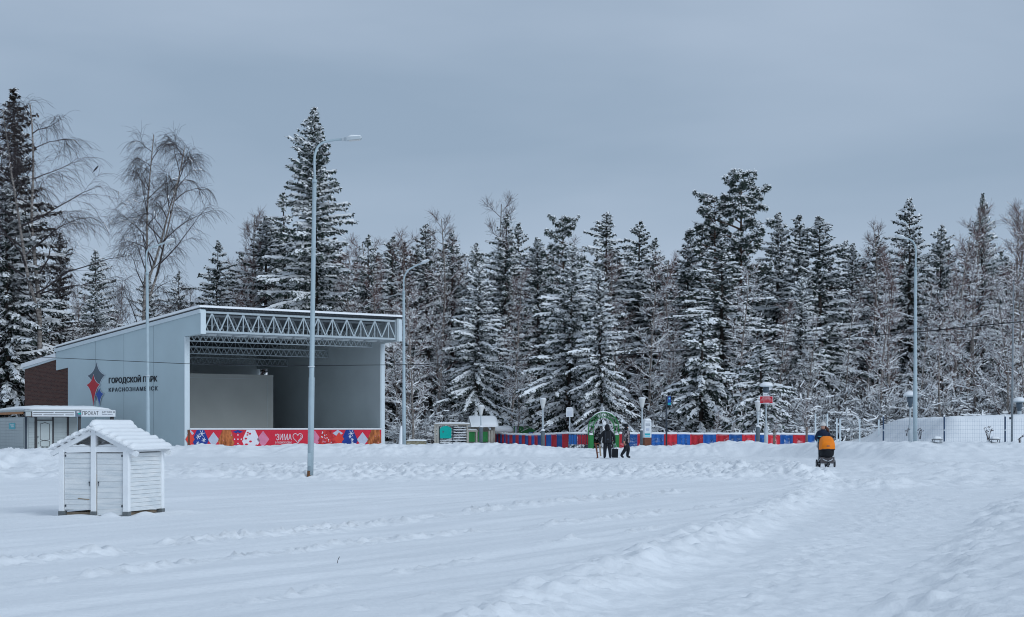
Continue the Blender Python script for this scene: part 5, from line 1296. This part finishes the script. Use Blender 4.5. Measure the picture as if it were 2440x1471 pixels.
part('roof', 'beige', lr, ('box', (lx(1282), .4, lz(1031)), (lx(1350), 1.6, lz(1028)))); MB().pillow((lx(1280), .3, lz(1028)), (lx(1352), 1.7, 0), .16, 14, 6, .1, 7).build('roof_snow', 'snow_soft', lr)
for a in (1284, 1348): part('post', 'beige', lr, ('box', (lx(a) - .05, .5, lz(1080)), (lx(a) + .05, .6, lz(1031))))
# wooden bench by the stage corner
bz0 = 107.0
bn = empty('park_bench', (X(968, bz0), bz0, gz(X(968, bz0), bz0)), 0, 'slatted yellowish bench with snow on its back by the stage corner lamp', 'bench'); zz = bn.location.z
bw = X(1016, bz0) - X(968, bz0)
for i in range(5): part('slat', 'bench_wood', bn, ('box', (0, -.02, Zt(1064 - i * 2.6, bz0) - zz), (bw, .02, Zt(1062.2 - i * 2.6, bz0) - zz)))
for i in range(3): part('slat', 'bench_wood', bn, ('box', (0, -.14 - i * .13, Zt(1066, bz0) - zz), (bw, -.03 - i * .13, Zt(1065, bz0) - zz)))
for x_ in (.02, bw - .02):
    part('arm_frame', 'pale_metal', bn, ('tube', [(x_ + (.12 if x_ > .5 else -.12), -.45, Zt(1066, bz0) - zz - .3), (x_ + (.1 if x_ > .5 else -.1), -.3, Zt(1058, bz0) - zz), (x_, .03, Zt(1050, bz0) - zz), (x_, .06, -.3)], .03, 6))
MB().pillow((-.04, -.1, Zt(1051.3, bz0) - zz), (bw + .06, .1, 0), .09, 12, 4, .2, 2).build('snow_cap', 'snow_soft', bn)
sp = empty('wrapped_post', (X(955, 104), 104, gz(X(955, 104), 104) - .2), 0, 'snow-plastered white post between the stage corner and the lamp', 'post')
MB().tube([(-.06, 0, -.2), (0, 0, .4), (.02, 0, 1.0), (.03, 0, Zt(1015, 104) - sp.location.z)], [.13, .11, .09, .05], 8).build('post_core', 'snow_soft', sp)
# log house behind the fence
lh = empty('log_house', (X(1632, 124), 124, 0), math.radians(-12), 'small brown log house gable with round window and dark green roof', 'log house')
def ox(px): return X(px, 124) - lh.location.x
def oz(py): return Zt(py, 124)
gpoly = [(ox(1598), oz(1080)), (ox(1655), oz(1080)), (ox(1655), oz(1030)), (ox(1617), oz(1004.5)), (ox(1598), oz(1024))]
part('wall', 'house_wood', lh, ('prism', gpoly, (0, 0, 0), (1, 0, 0), (0, 0, 1), -2.4))
wn = part('window', 'white_paint', lh, ('tube', [(ox(1627.5) + .125 * math.cos(a * math.pi / 6), -.03, oz(1020) + .125 * math.sin(a * math.pi / 6)) for a in range(13)], .025, 5, False))
part('pane', 'ink', wn, ('prism', [(ox(1627.5) + .12 * math.cos(a * math.pi / 6), oz(1020) + .12 * math.sin(a * math.pi / 6)) for a in range(12)], (0, -.01, 0), (1, 0, 0), (0, 0, 1), .015))
rr_ = part('roof', 'house_roof', lh, ('prism', [(ox(1616), oz(1003.5)), (ox(1662), oz(1036)), (ox(1663), oz(1033.5)), (ox(1616.5), oz(1000.5))], (0, -.3, 0), (1, 0, 0), (0, 0, 1), -3), ('prism', [(ox(1616.5), oz(1000.5)), (ox(1590), oz(1027)), (ox(1591), oz(1029.5)), (ox(1616), oz(1003.5))], (0, -.3, 0), (1, 0, 0), (0, 0, 1), -3))
part('roof_snow', 'snow_soft', rr_, ('prism', [(ox(1612), oz(1003)), (ox(1617), oz(1000.3)), (ox(1663), oz(1033.3)), (ox(1661), oz(1030.5)), (ox(1617), oz(998.5)), (ox(1610), oz(1002.5))], (0, -.12, 0), (1, 0, 0), (0, 0, 1), -2.7))
# saplings tied to stakes before the fence
for px, Z, ty, lb in ((1845, 99.6, 1000, 'young tree tied to a brown stake right of the red sign'), (1920.5, 101, 955, 'young forked tree tied to a stake left of the pram'), (1748, 108, 1008, 'thin sapling before the blue fence panels left of the red sign'), (1705, 112, 985, 'thin sapling before the fence right of the log house')):
    o = place('sapling%d' % (px % 2), px, ty, Z, lb, 'young_tree', 'young trees along the fence', wide=.9)
    if px > 1800: MB().tube([(.06, -.05, -.1), (.06, -.05, (.95 if px < 1900 else 1.05) / o.scale[2])], .07 / o.scale[2], 7).build('stake', 'stump', o)

# ------------------------------------------------------------------ welded mesh fence with snow heap, bins
def mesh_panel(w, h, st=.11, hs=.2):
    b = MB(); n = int(w / st)
    for i in range(n + 1): b.bar((w * i / n, 0, 0), (w * i / n, 0, h), .0055)
    for i in range(int(h / hs) + 1): b.bar((0, -.006, i * hs), (w, -.006, i * hs), .006)
    return b
WZ = 90.0; wf = empty('mesh_fence', (X(2110, WZ), WZ, .72), 0, 'welded wire mesh fence with dark blue posts before the big snow heap', 'fence')
ph_ = Zt(998, WZ) - .72; xs = [X(p, WZ) - wf.location.x for p in (2105, 2250, 2395, 2540)]
for i, x_ in enumerate(xs):
    part('post', 'post_blue', wf, ('box', (x_ - .035, -.03, -.6), (x_ + .035, .03, ph_ + .10))); part('clip', 'pale_metal', wf, ('box', (x_ - .04, -.045, ph_ * .55), (x_ + .04, -.03, ph_ * .6)))
    MB().lathe([(.05, 0), (.05, .05), (.02, .09)], 8, (x_, 0, ph_ + .10)).build('snow_cap', 'snow_soft', wf)
me = mesh_panel(xs[1] - xs[0], ph_).mesh('wire_panel', 'wire')
for x_ in xs[:-1]: q_ = link('wire_panel', me, wf); q_.location = (x_, 0, 0); q_['kind'] = 'stuff'
CZ = 107.0; cf = empty('court_fence', (X(1943, CZ), CZ, .5), math.radians(6), 'tall pale wire fence of the sports court behind the woman with the pram', 'fence')
for i, (px, ty) in enumerate(((1943, 986), (1972, 986), (1995, 997), (2003, 998), (2051, 998), (2098, 1000))):
    x_ = X(px, CZ) - X(1943, CZ); part('post', 'trim_grey', cf, ('box', (x_ - .04, -.04, -.4), (x_ + .04, .04, Zt(ty, CZ) - .5)))
for a, c, ty in ((1943, 1972, 987), (1972, 1995, 998), (2003, 2051, 999), (2051, 2098, 1001)):
    x0_ = X(a, CZ) - X(1943, CZ); x1_ = X(c, CZ) - X(1943, CZ); q_ = link('wire_panel', mesh_panel(x1_ - x0_, Zt(ty, CZ) - .5, .10, .25).mesh('wire_panel', 'trim_grey'), cf); q_.location = (x0_, 0, 0); q_['kind'] = 'stuff'
for px, lb in ((2233, 'concrete litter bin with snow cap left of the mesh fence post'), (2370, 'concrete litter bin with snow cap and dry stalks near the right edge')):
    Z = 88.0; x_ = X(px, Z); o = empty('litter_bin', (x_, Z, Zt(1060, Z) - .15), 0, lb, 'litter bin', 'concrete litter bins'); w = .2; z1 = Zt(1049, Z) - o.location.z
    part('body', 'stone_grey', o, ('box', (-w, -w, -.2), (w, w, z1 - .12)))
    for sx_ in (-1, 1):
        for sy_ in (-1, 1): part('pillar', 'stone_grey', o, ('box', (sx_ * w - .03 * (sx_ > 0) - .0, sy_ * w - .03 * (sy_ > 0), z1 - .12), (sx_ * w + .03 * (sx_ < 0), sy_ * w + .03 * (sy_ < 0), z1 - .005)))
    part('lid', 'dark_metal', o, ('box', (-w - .02, -w - .02, z1), (w + .02, w + .02, z1 + .03)))
    MB().pillow((-w, -w, z1 + .03), (w, w, 0), .15, 6, 6, .1, px).build('snow_cap', 'snow_soft', o)
# dry weeds poking out of the snow
def weed(px, py, Z, h, n, seed, label, cat_='dry weeds'):
    r = random.Random(seed); b = P(px, py, Z); o = empty('dry_weeds', b, 0, label, cat_, 'dry weeds in the snow')
    for i in range(n):
        d = Vector((r.uniform(-.5, .5), r.uniform(-.3, .3), 1)); p1 = d * h * r.uniform(.4, 1) * .55; p2 = p1 + Vector((r.uniform(-.4, .4), 0, r.uniform(.1, .5))) * h * .5
        st_ = part('stalk', 'twig_dark', o, ('tube', [(r.uniform(-.05, .05), 0, -.1), p1, p2], [.012, .010, .006], 5))
        part('leaf', 'twig_dark', st_, ('prism', [(0, 0), (.05, .03), (.12, .02), (.06, -.02)], p2, (1, 0, .3), (0, .4, 1), .004))
weed(2355, 1045, 87.5, .75, 9, 1, 'dark dry stalks around the bin near the right edge')
weed(2430, 1058, 88, .55, 6, 2, 'dark dry stalks at the very right edge'); weed(2192, 1042, 94.5, .6, 7, 3, 'dry stalks on the snow heap right of the lamp'); weed(2160, 1035, 95.5, .4, 5, 4, 'dry stalks on the slope of the snow heap')
tw = gpt(805, 1334); o = empty('broken_twig', (tw[0], tw[1], gz(*tw)), 0, 'single thin twig sticking out of the snow field', 'twig')
part('stem', 'twig_dark', o, ('tube', [(-.012, 0, -.05), (0, 0, .04), (.025, 0, .085)], [.004, .0035, .002], 5)); part('side_shoot', 'twig_dark', o, ('tube', [(0, 0, .04), (.012, 0, .075)], [.002, .0015], 5))
# crow on the birch
cb = P(229, 406, 127.5); cr = empty('perched_crow', cb, math.radians(35), 'black crow perched on a birch branch top left', 'bird')
MB().add(*(lambda n=8: ([(math.cos(2 * math.pi * k / n) * r_ + x_, math.sin(2 * math.pi * k / n) * r_ * .9, z_ + math.sin(2 * math.pi * k / n) * 0) for x_, z_, r_ in ((-.17, -.12, .015), (-.12, -.02, .05), (-.03, .08, .085), (.04, .17, .075), (.08, .24, .05), (.11, .28, .045), (.12, .32, .02)) for k in range(n)], [(i * n + k, i * n + (k + 1) % n, (i + 1) * n + (k + 1) % n, (i + 1) * n + k) for i in range(6) for k in range(n)]))(), True).build('body', 'ink', cr)
part('beak', 'ink', cr, ('tube', [(.13, 0, .28), (.21, 0, .265)], [.02, .003], 6)); part('tail', 'ink', cr, ('bar', (-.12, 0, -.04), (-.26, 0, -.17), .07, .015))
for s_ in (-.03, .03): part('leg', 'ink', cr, ('tube', [(0, s_, .02), (.0, s_, -.09)], .007, 5))
# ------------------------------------------------------------------ people
def skin_body(name, J, E, tags, tag_mats, parent):
    """one continuous body grown round a skeleton. J: joint -> (x, y, z, radius); E: bones; tags: bone -> cloth"""
    names = list(J); idx = {n: i for i, n in enumerate(names)}
    me = bpy.data.meshes.new(name); me.from_pydata([J[n][:3] for n in names], [(idx[a], idx[b]) for a, b in E], [])
    ob = bpy.data.objects.new(name + '_grow', me); COL.objects.link(ob)
    md = ob.modifiers.new('skin', 'SKIN'); md.use_smooth_shade = True; md.branch_smoothing = .4
    ly = me.skin_vertices[0].data
    for i, n in enumerate(names):
        r = J[n][3]; ly[i].radius = (r, r) if not hasattr(r, '__len__') else r
        ly[i].use_root = (n == 'pelvis')
    sb = ob.modifiers.new('sub', 'SUBSURF'); sb.levels = 2; sb.render_levels = 2
    dg = bpy.context.evaluated_depsgraph_get(); dg.update()
    res = bpy.data.meshes.new_from_object(ob.evaluated_get(dg)); bpy.data.objects.remove(ob)
    res.materials.clear(); ml = list(dict.fromkeys(tag_mats.values()))
    for m in ml: res.materials.append(M[m])
    A = np.array([J[a][:3] for a, b in E]); B = np.array([J[b][:3] for a, b in E]); tg = [tags.get((a, b), 'jacket') for a, b in E]
    for p in res.polygons:
        c = np.array(p.center); t = np.clip(((c - A) * (B - A)).sum(1) / np.maximum(((B - A) ** 2).sum(1), 1e-9), 0, 1)
        k = int(np.argmin(np.linalg.norm(A + (B - A) * t[:, None] - c, axis=1))); p.material_index = ml.index(tag_mats[tg[k]])
    res.polygons.foreach_set('use_smooth', [True] * len(res.polygons)); res.name = name
    return link(name, res, parent)
def make_person(label, loc, rz, H, arms, legs, mats, lean=0.0, bulk=1.0, group=None):
    """local frame: +y forward, x to the person's right; arms/legs: joint positions for each side at a 1.75 m body"""
    k = H / 1.75
    o = empty('person', loc, rz, label, 'person', group); o.scale = (k, k, k)
    J = {'pelvis': (0, 0, .95, .125), 'waist': (0, lean * .3, 1.10, .125), 'chest': (0, lean * .7, 1.32, .145), 'neck': (0, lean + .005, 1.475, .062),
         'jaw': (0, lean + .035, 1.555, .068), 'skull': (0, lean + .015, 1.645, .092), 'crown': (0, lean + .005, 1.715, .066), 'nose': (0, lean + .118, 1.595, .014)}
    E = [('pelvis', 'waist'), ('waist', 'chest'), ('chest', 'neck'), ('neck', 'jaw'), ('jaw', 'skull'), ('skull', 'crown'), ('jaw', 'nose')]
    T = {('neck', 'jaw'): 'skin', ('jaw', 'skull'): 'skin', ('skull', 'crown'): 'hair', ('jaw', 'nose'): 'skin'}
    for s, sd in ((-1, 'l'), (1, 'r')):
        el, wr, hd = arms[sd]
        J['sh' + sd] = (s * .165, lean * .85, 1.42, .085); J['el' + sd] = (*el, .066 * bulk); J['wr' + sd] = (*wr, .050 * bulk); J['pm' + sd] = (*hd, .038)
        E += [('chest', 'sh' + sd), ('sh' + sd, 'el' + sd), ('el' + sd, 'wr' + sd), ('wr' + sd, 'pm' + sd)]; T[('wr' + sd, 'pm' + sd)] = 'glove'
        d = (Vector(hd) - Vector(wr)).normalized(); u, w = perp(d)
        for i, (a, ln) in enumerate(((-.03, .065), (-.01, .078), (.01, .075), (.03, .058))):
            b = Vector(hd) + u * a + d * .02; m1 = b + d * ln * .55; m2 = m1 + (d * .5 + w * .6).normalized() * ln * .5
            J['f%s%da' % (sd, i)] = (*m1, .0105); J['f%s%db' % (sd, i)] = (*m2, .009); E += [('pm' + sd, 'f%s%da' % (sd, i)), ('f%s%da' % (sd, i), 'f%s%db' % (sd, i))]
            T[('pm' + sd, 'f%s%da' % (sd, i))] = 'glove'; T[('f%s%da' % (sd, i), 'f%s%db' % (sd, i))] = 'glove'
        th = Vector(hd) - d * .02 - u * .045 + w * .015; J['t' + sd] = (*(th + d * .03), .011); E.append(('pm' + sd, 't' + sd)); T[('pm' + sd, 't' + sd)] = 'glove'
        kn, an, toe = legs[sd]
        J['hp' + sd] = (s * .088, 0, .90, .105 * bulk); J['kn' + sd] = (*kn, .080 * bulk); J['an' + sd] = (*an, .062 * bulk); J['to' + sd] = (*toe, .042)
        E += [('pelvis', 'hp' + sd), ('hp' + sd, 'kn' + sd), ('kn' + sd, 'an' + sd), ('an' + sd, 'to' + sd)]
        T[('pelvis', 'hp' + sd)] = 'trousers'; T[('hp' + sd, 'kn' + sd)] = 'trousers'; T[('kn' + sd, 'an' + sd)] = 'trousers'; T[('an' + sd, 'to' + sd)] = 'shoe'
    skin_body('body', J, E, T, mats, o)
    # jacket: follows the trunk and flares at the hem
    prof = [(.80, .205, .150, 0), (.82, .212, .158, 0), (.95, .205, .155, .1), (1.10, .195, .148, .3), (1.28, .212, .152, .65), (1.40, .20, .135, .85), (1.455, .125, .10, .95), (1.49, .084, .080, 1)]
    n = 20; v = []; f = []
    for z, rx, ry, q in prof:
        for i in range(n):
            a = 2 * math.pi * i / n; v.append((rx * (bulk if z < 1.42 else 1) * math.cos(a), lean * q + ry * (bulk if z < 1.42 else 1) * math.sin(a), z))
    for j in range(len(prof) - 1):
        for i in range(n): f.append((j * n + i, j * n + (i + 1) % n, (j + 1) * n + (i + 1) % n, (j + 1) * n + i))
    jk = MB().add(v, f, True).build('jacket', mats['jacket'], o)
    return o, jk
def cap_mesh(parent, lean, m, name='hat', fur=0.0, low=1.62, peak=0.0):
    prof = [(.112, low), (.118, low + .03), (.112, 1.70), (.085, 1.755), (.04, 1.785), (.008, 1.79)]
    h = MB().lathe([(r, z) for r, z in prof], 16, (0, lean + .0, 0), 1.08).build(name, m, parent)
    if fur: MB().lathe([(.108, -.03), (.128, -.01), (.13, .03), (.11, .05)], 16, (0, lean, low), 1.08).build('brim', m, h)
    if peak: part('peak', m, h, ('prism', [(-.08, 0), (.08, 0), (.06, .09), (0, .11), (-.06, .09)], (0, lean + .10, low + .02), (1, 0, 0), (0, 1, -.2), .012))
    return h
# man seen from behind, walking away with a bag and a wooden frame
PZm = 92.0; xm = X(1447, PZm); gm = gz(xm, PZm)
arms = {'l': ((-.35, -.02, 1.14), (-.385, .03, .90), (-.395, .05, .82)), 'r': ((.35, -.01, 1.14), (.385, .02, .89), (.395, .03, .81))}
legs = {'l': ((-.115, .05, .50), (-.13, .02, .10), (-.14, .17, .045)), 'r': ((.125, -.05, .50), (.14, -.16, .12), (.15, -.03, .045))}
dk = dict(jacket='black_cloth', trousers='dark_trousers', skin='skin', hair='black_cloth', glove='black_cloth', shoe='ink')
man, jk = make_person('man in black hooded jacket seen from behind, walking towards the green arch', (xm, PZm, gm), math.radians(4), 1.68, arms, legs, dk, .03, 1.28)
MB().lathe([(.10, 1.47), (.128, 1.52), (.130, 1.60), (.122, 1.69), (.09, 1.755), (.03, 1.78)], 16, (0, .005, 0), 1.0).build('hood', 'black_cloth', man)
part('seam', 'ink_grey', jk, ('bar', (-.13, -.185, .84), (-.13, -.172, 1.36), .006), ('bar', (.13, -.185, .84), (.13, -.172, 1.36), .006))
part('belt_tab', 'ink_grey', jk, ('box', (-.05, -.205, 1.0), (.05, -.19, 1.02)))
k_ = 1.68 / 1.75
bag = empty('tote_bag', (xm + .385, PZm + .05, gm + .0), math.radians(4), 'black shopping bag hanging from the right hand of the man in black', 'bag')
part('pouch', 'black_cloth', bag, ('prism', [(-.15, .05), (.14, .04), (.16, .48), (-.14, .50)], (0, -.08, 0), (1, 0, 0), (0, 0, 1), -.16))
for y_ in (-.06, .06): part('strap', 'ban_grey', bag, ('tube', [(-.07, y_, .49), (-.05, y_ * .6, .66), (-.015, 0, .76), (.015, 0, .76), (.05, y_ * .6, .66), (.07, y_, .49)], .010, 5))
fr = empty('carried_sled', (xm - .42, PZm + .02, gm), math.radians(4), 'brown wooden sled-like frame carried at the left side of the man in black', 'sled')
part('rail', 'rust_brown', fr, ('tube', [(-.22, 0, .78), (-.17, 0, .74), (-.11, 0, .45), (-.055, 0, .04)], [.035, .045, .045, .04], 6))
part('rail', 'worn_wood', fr, ('bar', (.03, .03, .82), (.10, .03, .12), .075, .04)); part('crosspiece', 'rust_brown', fr, ('bar', (-.20, .015, .73), (.05, .03, .76), .05)); part('crosspiece', 'rust_brown', fr, ('bar', (-.10, .015, .30), (.08, .03, .33), .03))
part('foot', 'rust_brown', fr, ('box', (-.14, -.05, .0), (-.02, .09, .05)))
# second walker in camouflage, in profile to the right
PZs = 93.0; xs_ = X(1491, PZs); gs = gz(xs_, PZs)
arms = {'l': ((-.27, -.05, 1.14), (-.25, .08, .93), (-.24, .13, .87)), 'r': ((.27, -.10, 1.15), (.27, -.14, .90), (.265, -.14, .82))}
legs = {'l': ((-.09, .16, .52), (-.09, .10, .10), (-.09, .27, .06)), 'r': ((.09, -.02, .50), (.09, -.26, .15), (.09, -.12, .045))}
wk_, jk = make_person('walker in black and grey camouflage jacket and fur cap, in profile facing right', (xs_, PZs, gs), math.radians(-82), 1.72, arms, legs, dict(jacket='camo', trousers='dark_trousers', skin='skin', hair='hair', glove='skin', shoe='ink'), .02, 1.30)
cap_mesh(wk_, .02, 'black_cloth', 'fur_cap', 1, 1.645, 1)
MB().lathe([(.09, 0), (.12, .02), (.118, .07), (.085, .09)], 14, (0, .02, 1.475), 1.0).build('collar', 'black_cloth', wk_)
for sx_ in (-1, 1): MB().lathe([(.03, 0), (.05, .03), (.045, .10), (.02, .13)], 8, (sx_ * .095, .01, 1.57), 1.2).build('ear_flap', 'black_cloth', wk_)
# woman with the pram, coming towards the camera
PZw = 69.6; xw = X(1960.5, PZw); gw_ = gz(xw, PZw)
arms = {'l': ((-.28, .06, 1.16), (-.24, .34, 1.06), (-.235, .42, 1.05)), 'r': ((.28, .06, 1.16), (.24, .34, 1.06), (.235, .42, 1.05))}
legs = {'l': ((-.10, .10, .51), (-.11, .12, .10), (-.12, .28, .045)), 'r': ((.10, -.02, .50), (.11, -.20, .14), (.115, -.06, .045))}
wm, jk = make_person('woman in navy jacket and pale knitted hat pushing the orange pram', (xw, PZw, gw_), math.radians(180), 1.70, arms, legs, dict(jacket='navy', trousers='dark_trousers', skin='skin', hair='hair', glove='cyan_strip', shoe='ink'), .05, 1.12)
cap_mesh(wm, .045, 'knit', 'knitted_hat', 1, 1.66)
MB().lathe([(.075, 0), (.10, .02), (.098, .075), (.08, .085)], 14, (0, .045, 1.425), 1.0).build('collar', 'navy', wm)
hr = MB().tube([(.07, .02, 1.60), (-.10, .03, 1.60), (-.16, .06, 1.53), (-.20, .10, 1.45), (-.21, .11, 1.40)], [.03, .055, .055, .045, .015], 8).build('ponytail', 'hair', wm)
MB().lathe([(.095, 0), (.102, .05), (.10, .11)], 16, (0, .035, 1.57), 1.0)
for s in (-1, 1): part('eye', 'ink', wm, ('box', (s * .034 - .012, .128, 1.612), (s * .034 + .012, .137, 1.624)))
part('mouth', 'star_red', wm, ('box', (-.022, .126, 1.538), (.022, .133, 1.547)))
part('reflective_stripe', 'cyan_strip', jk, ('tube', [(.228 * math.cos(a), .03 + .172 * math.sin(a), 1.235) for a in [math.pi * (.12 + .76 * i / 8) for i in range(9)]], .015, 5))
part('zip', 'cyan_strip', jk, ('bar', (.075, .172, .86), (.075, .200, 1.16), .012))
# the pram
PZp = 68.4; xp = X(1970, PZp); gp = gz(xp, PZp)
pr_ = empty('pram', (xp, PZp, gp), math.radians(178), 'three-wheeled pram with orange hood pushed by the woman in navy', 'pram')
def wheel(x, y, r, w):
    t = MB(); pts = [(x, y + r * .86 * math.cos(a * math.pi / 10), r + r * .86 * math.sin(a * math.pi / 10)) for a in range(21)]
    wl_ = t.tube(pts, r * .15 if w > .05 else r * .14, 7, False).build('wheel', 'tyre', pr_)
    b = MB()
    for a in range(6):
        q = a * math.pi / 3; b.bar((x, y, r), (x, y + r * .8 * math.cos(q), r + r * .8 * math.sin(q)), .02)
    b.bar((x - w / 2, y, r), (x + w / 2, y, r), .05); b.build('rim', 'frame_silver', wl_)
for s in (-1, 1): wheel(s * .33, -.32, .165, .07)
wheel(0, .45, .125, .05)
chs = part('chassis', 'frame_silver', pr_, ('tube', [(-.33, -.32, .165), (-.27, -.05, .32), (-.22, .2, .38), (-.10, .36, .30), (0, .42, .27), (.10, .36, .30), (.22, .2, .38), (.27, -.05, .32), (.33, -.32, .165)], .018, 7))
part('axle', 'frame_silver', pr_, ('tube', [(-.33, -.32, .165), (.33, -.32, .165)], .015, 7))
part('fork', 'dark_metal', pr_, ('tube', [(0, .40, .33), (-.045, .43, .2), (-.045, .45, .125)], .016, 6)); part('fork', 'dark_metal', pr_, ('tube', [(0, .40, .33), (.045, .43, .2), (.045, .45, .125)], .016, 6))
for s in (-1, 1): part('handle_tube', 'frame_silver', pr_, ('tube', [(s * .29, .0, .33), (s * .28, -.25, .62), (s * .25, -.72, 1.02)], .016, 7))
part('handlebar', 'dark_metal', pr_, ('tube', [(-.25, -.72, 1.02), (.25, -.72, 1.02)], .02, 7))
part('basket', 'grey_cloth', pr_, ('prism', [(-.22, .20), (.22, .20), (.25, .42), (-.25, .42)], (0, .26, 0), (1, 0, 0), (0, 0, 1), .5))
sec = [(.10, .18, .40, .56), (.16, .24, .44, .60), (.22, .27, .47, .70), (.26, .28, .52, .78)]
v = []; f = []; n = 16
for z, rx, ry in ((.40, .17, .28), (.46, .23, .36), (.56, .265, .40), (.70, .275, .41), (.73, .27, .40)):
    for i in range(n): a = 2 * math.pi * i / n; v.append((rx * math.cos(a), .02 + ry * math.sin(a), z))
for j in range(4):
    for i in range(n): f.append((j * n + i, j * n + (i + 1) % n, (j + 1) * n + (i + 1) % n, (j + 1) * n + i))
f.append(tuple(range(n))[::-1]); f.append(tuple(4 * n + i for i in range(n)))
MB().add(v, f, True).build('carrycot', 'black_cloth', pr_)
# hood: an upright rounded shell
v = []; f = []; nu, nv = 14, 8
for j in range(nv + 1):
    b_ = j / nv
    for i in range(nu + 1):
        a = math.pi * i / nu; w = .28; hgt = .50
        sx_ = math.copysign(abs(math.cos(a)) ** .6, math.cos(a)); sz = math.sin(a) ** .55
        y_ = .40 - .50 * b_; sc2 = (1 - (1 - b_) ** 2.6 * .42)
        v.append((w * sx_ * (.62 + .38 * sc2) if b_ < .35 else w * sx_, y_, .70 + hgt * sz * (.35 + .65 * min(1, (b_ + .06) ** .5 * 1.05))))
for j in range(nv):
    for i in range(nu): f.append((j * (nu + 1) + i, j * (nu + 1) + i + 1, (j + 1) * (nu + 1) + i + 1, (j + 1) * (nu + 1) + i))
f.append(tuple(range(nu + 1))[::-1])
hd_ = MB().add(v, f, True).build('hood', 'orange', pr_)
part('hood_rim', 'ink', hd_, ('tube', [(v[nv * (nu + 1) + i][0] * 1.02, v[nv * (nu + 1) + i][1], v[nv * (nu + 1) + i][2] + .005) for i in range(nu + 1)], .018, 6))
part('front_edge', 'ink', hd_, ('bar', (-.25, .405, .705), (.25, .405, .705), .02, .03))
part('logo', 'star_grey', hd_, ('box', (-.055, .400, .82), (.055, .412, .85))); part('logo', 'rust_brown', hd_, ('tube', [(-.07, .30, .985), (-.055, .345, .945), (0, .36, .93), (.055, .345, .945), (.07, .30, .985)], .012, 5))
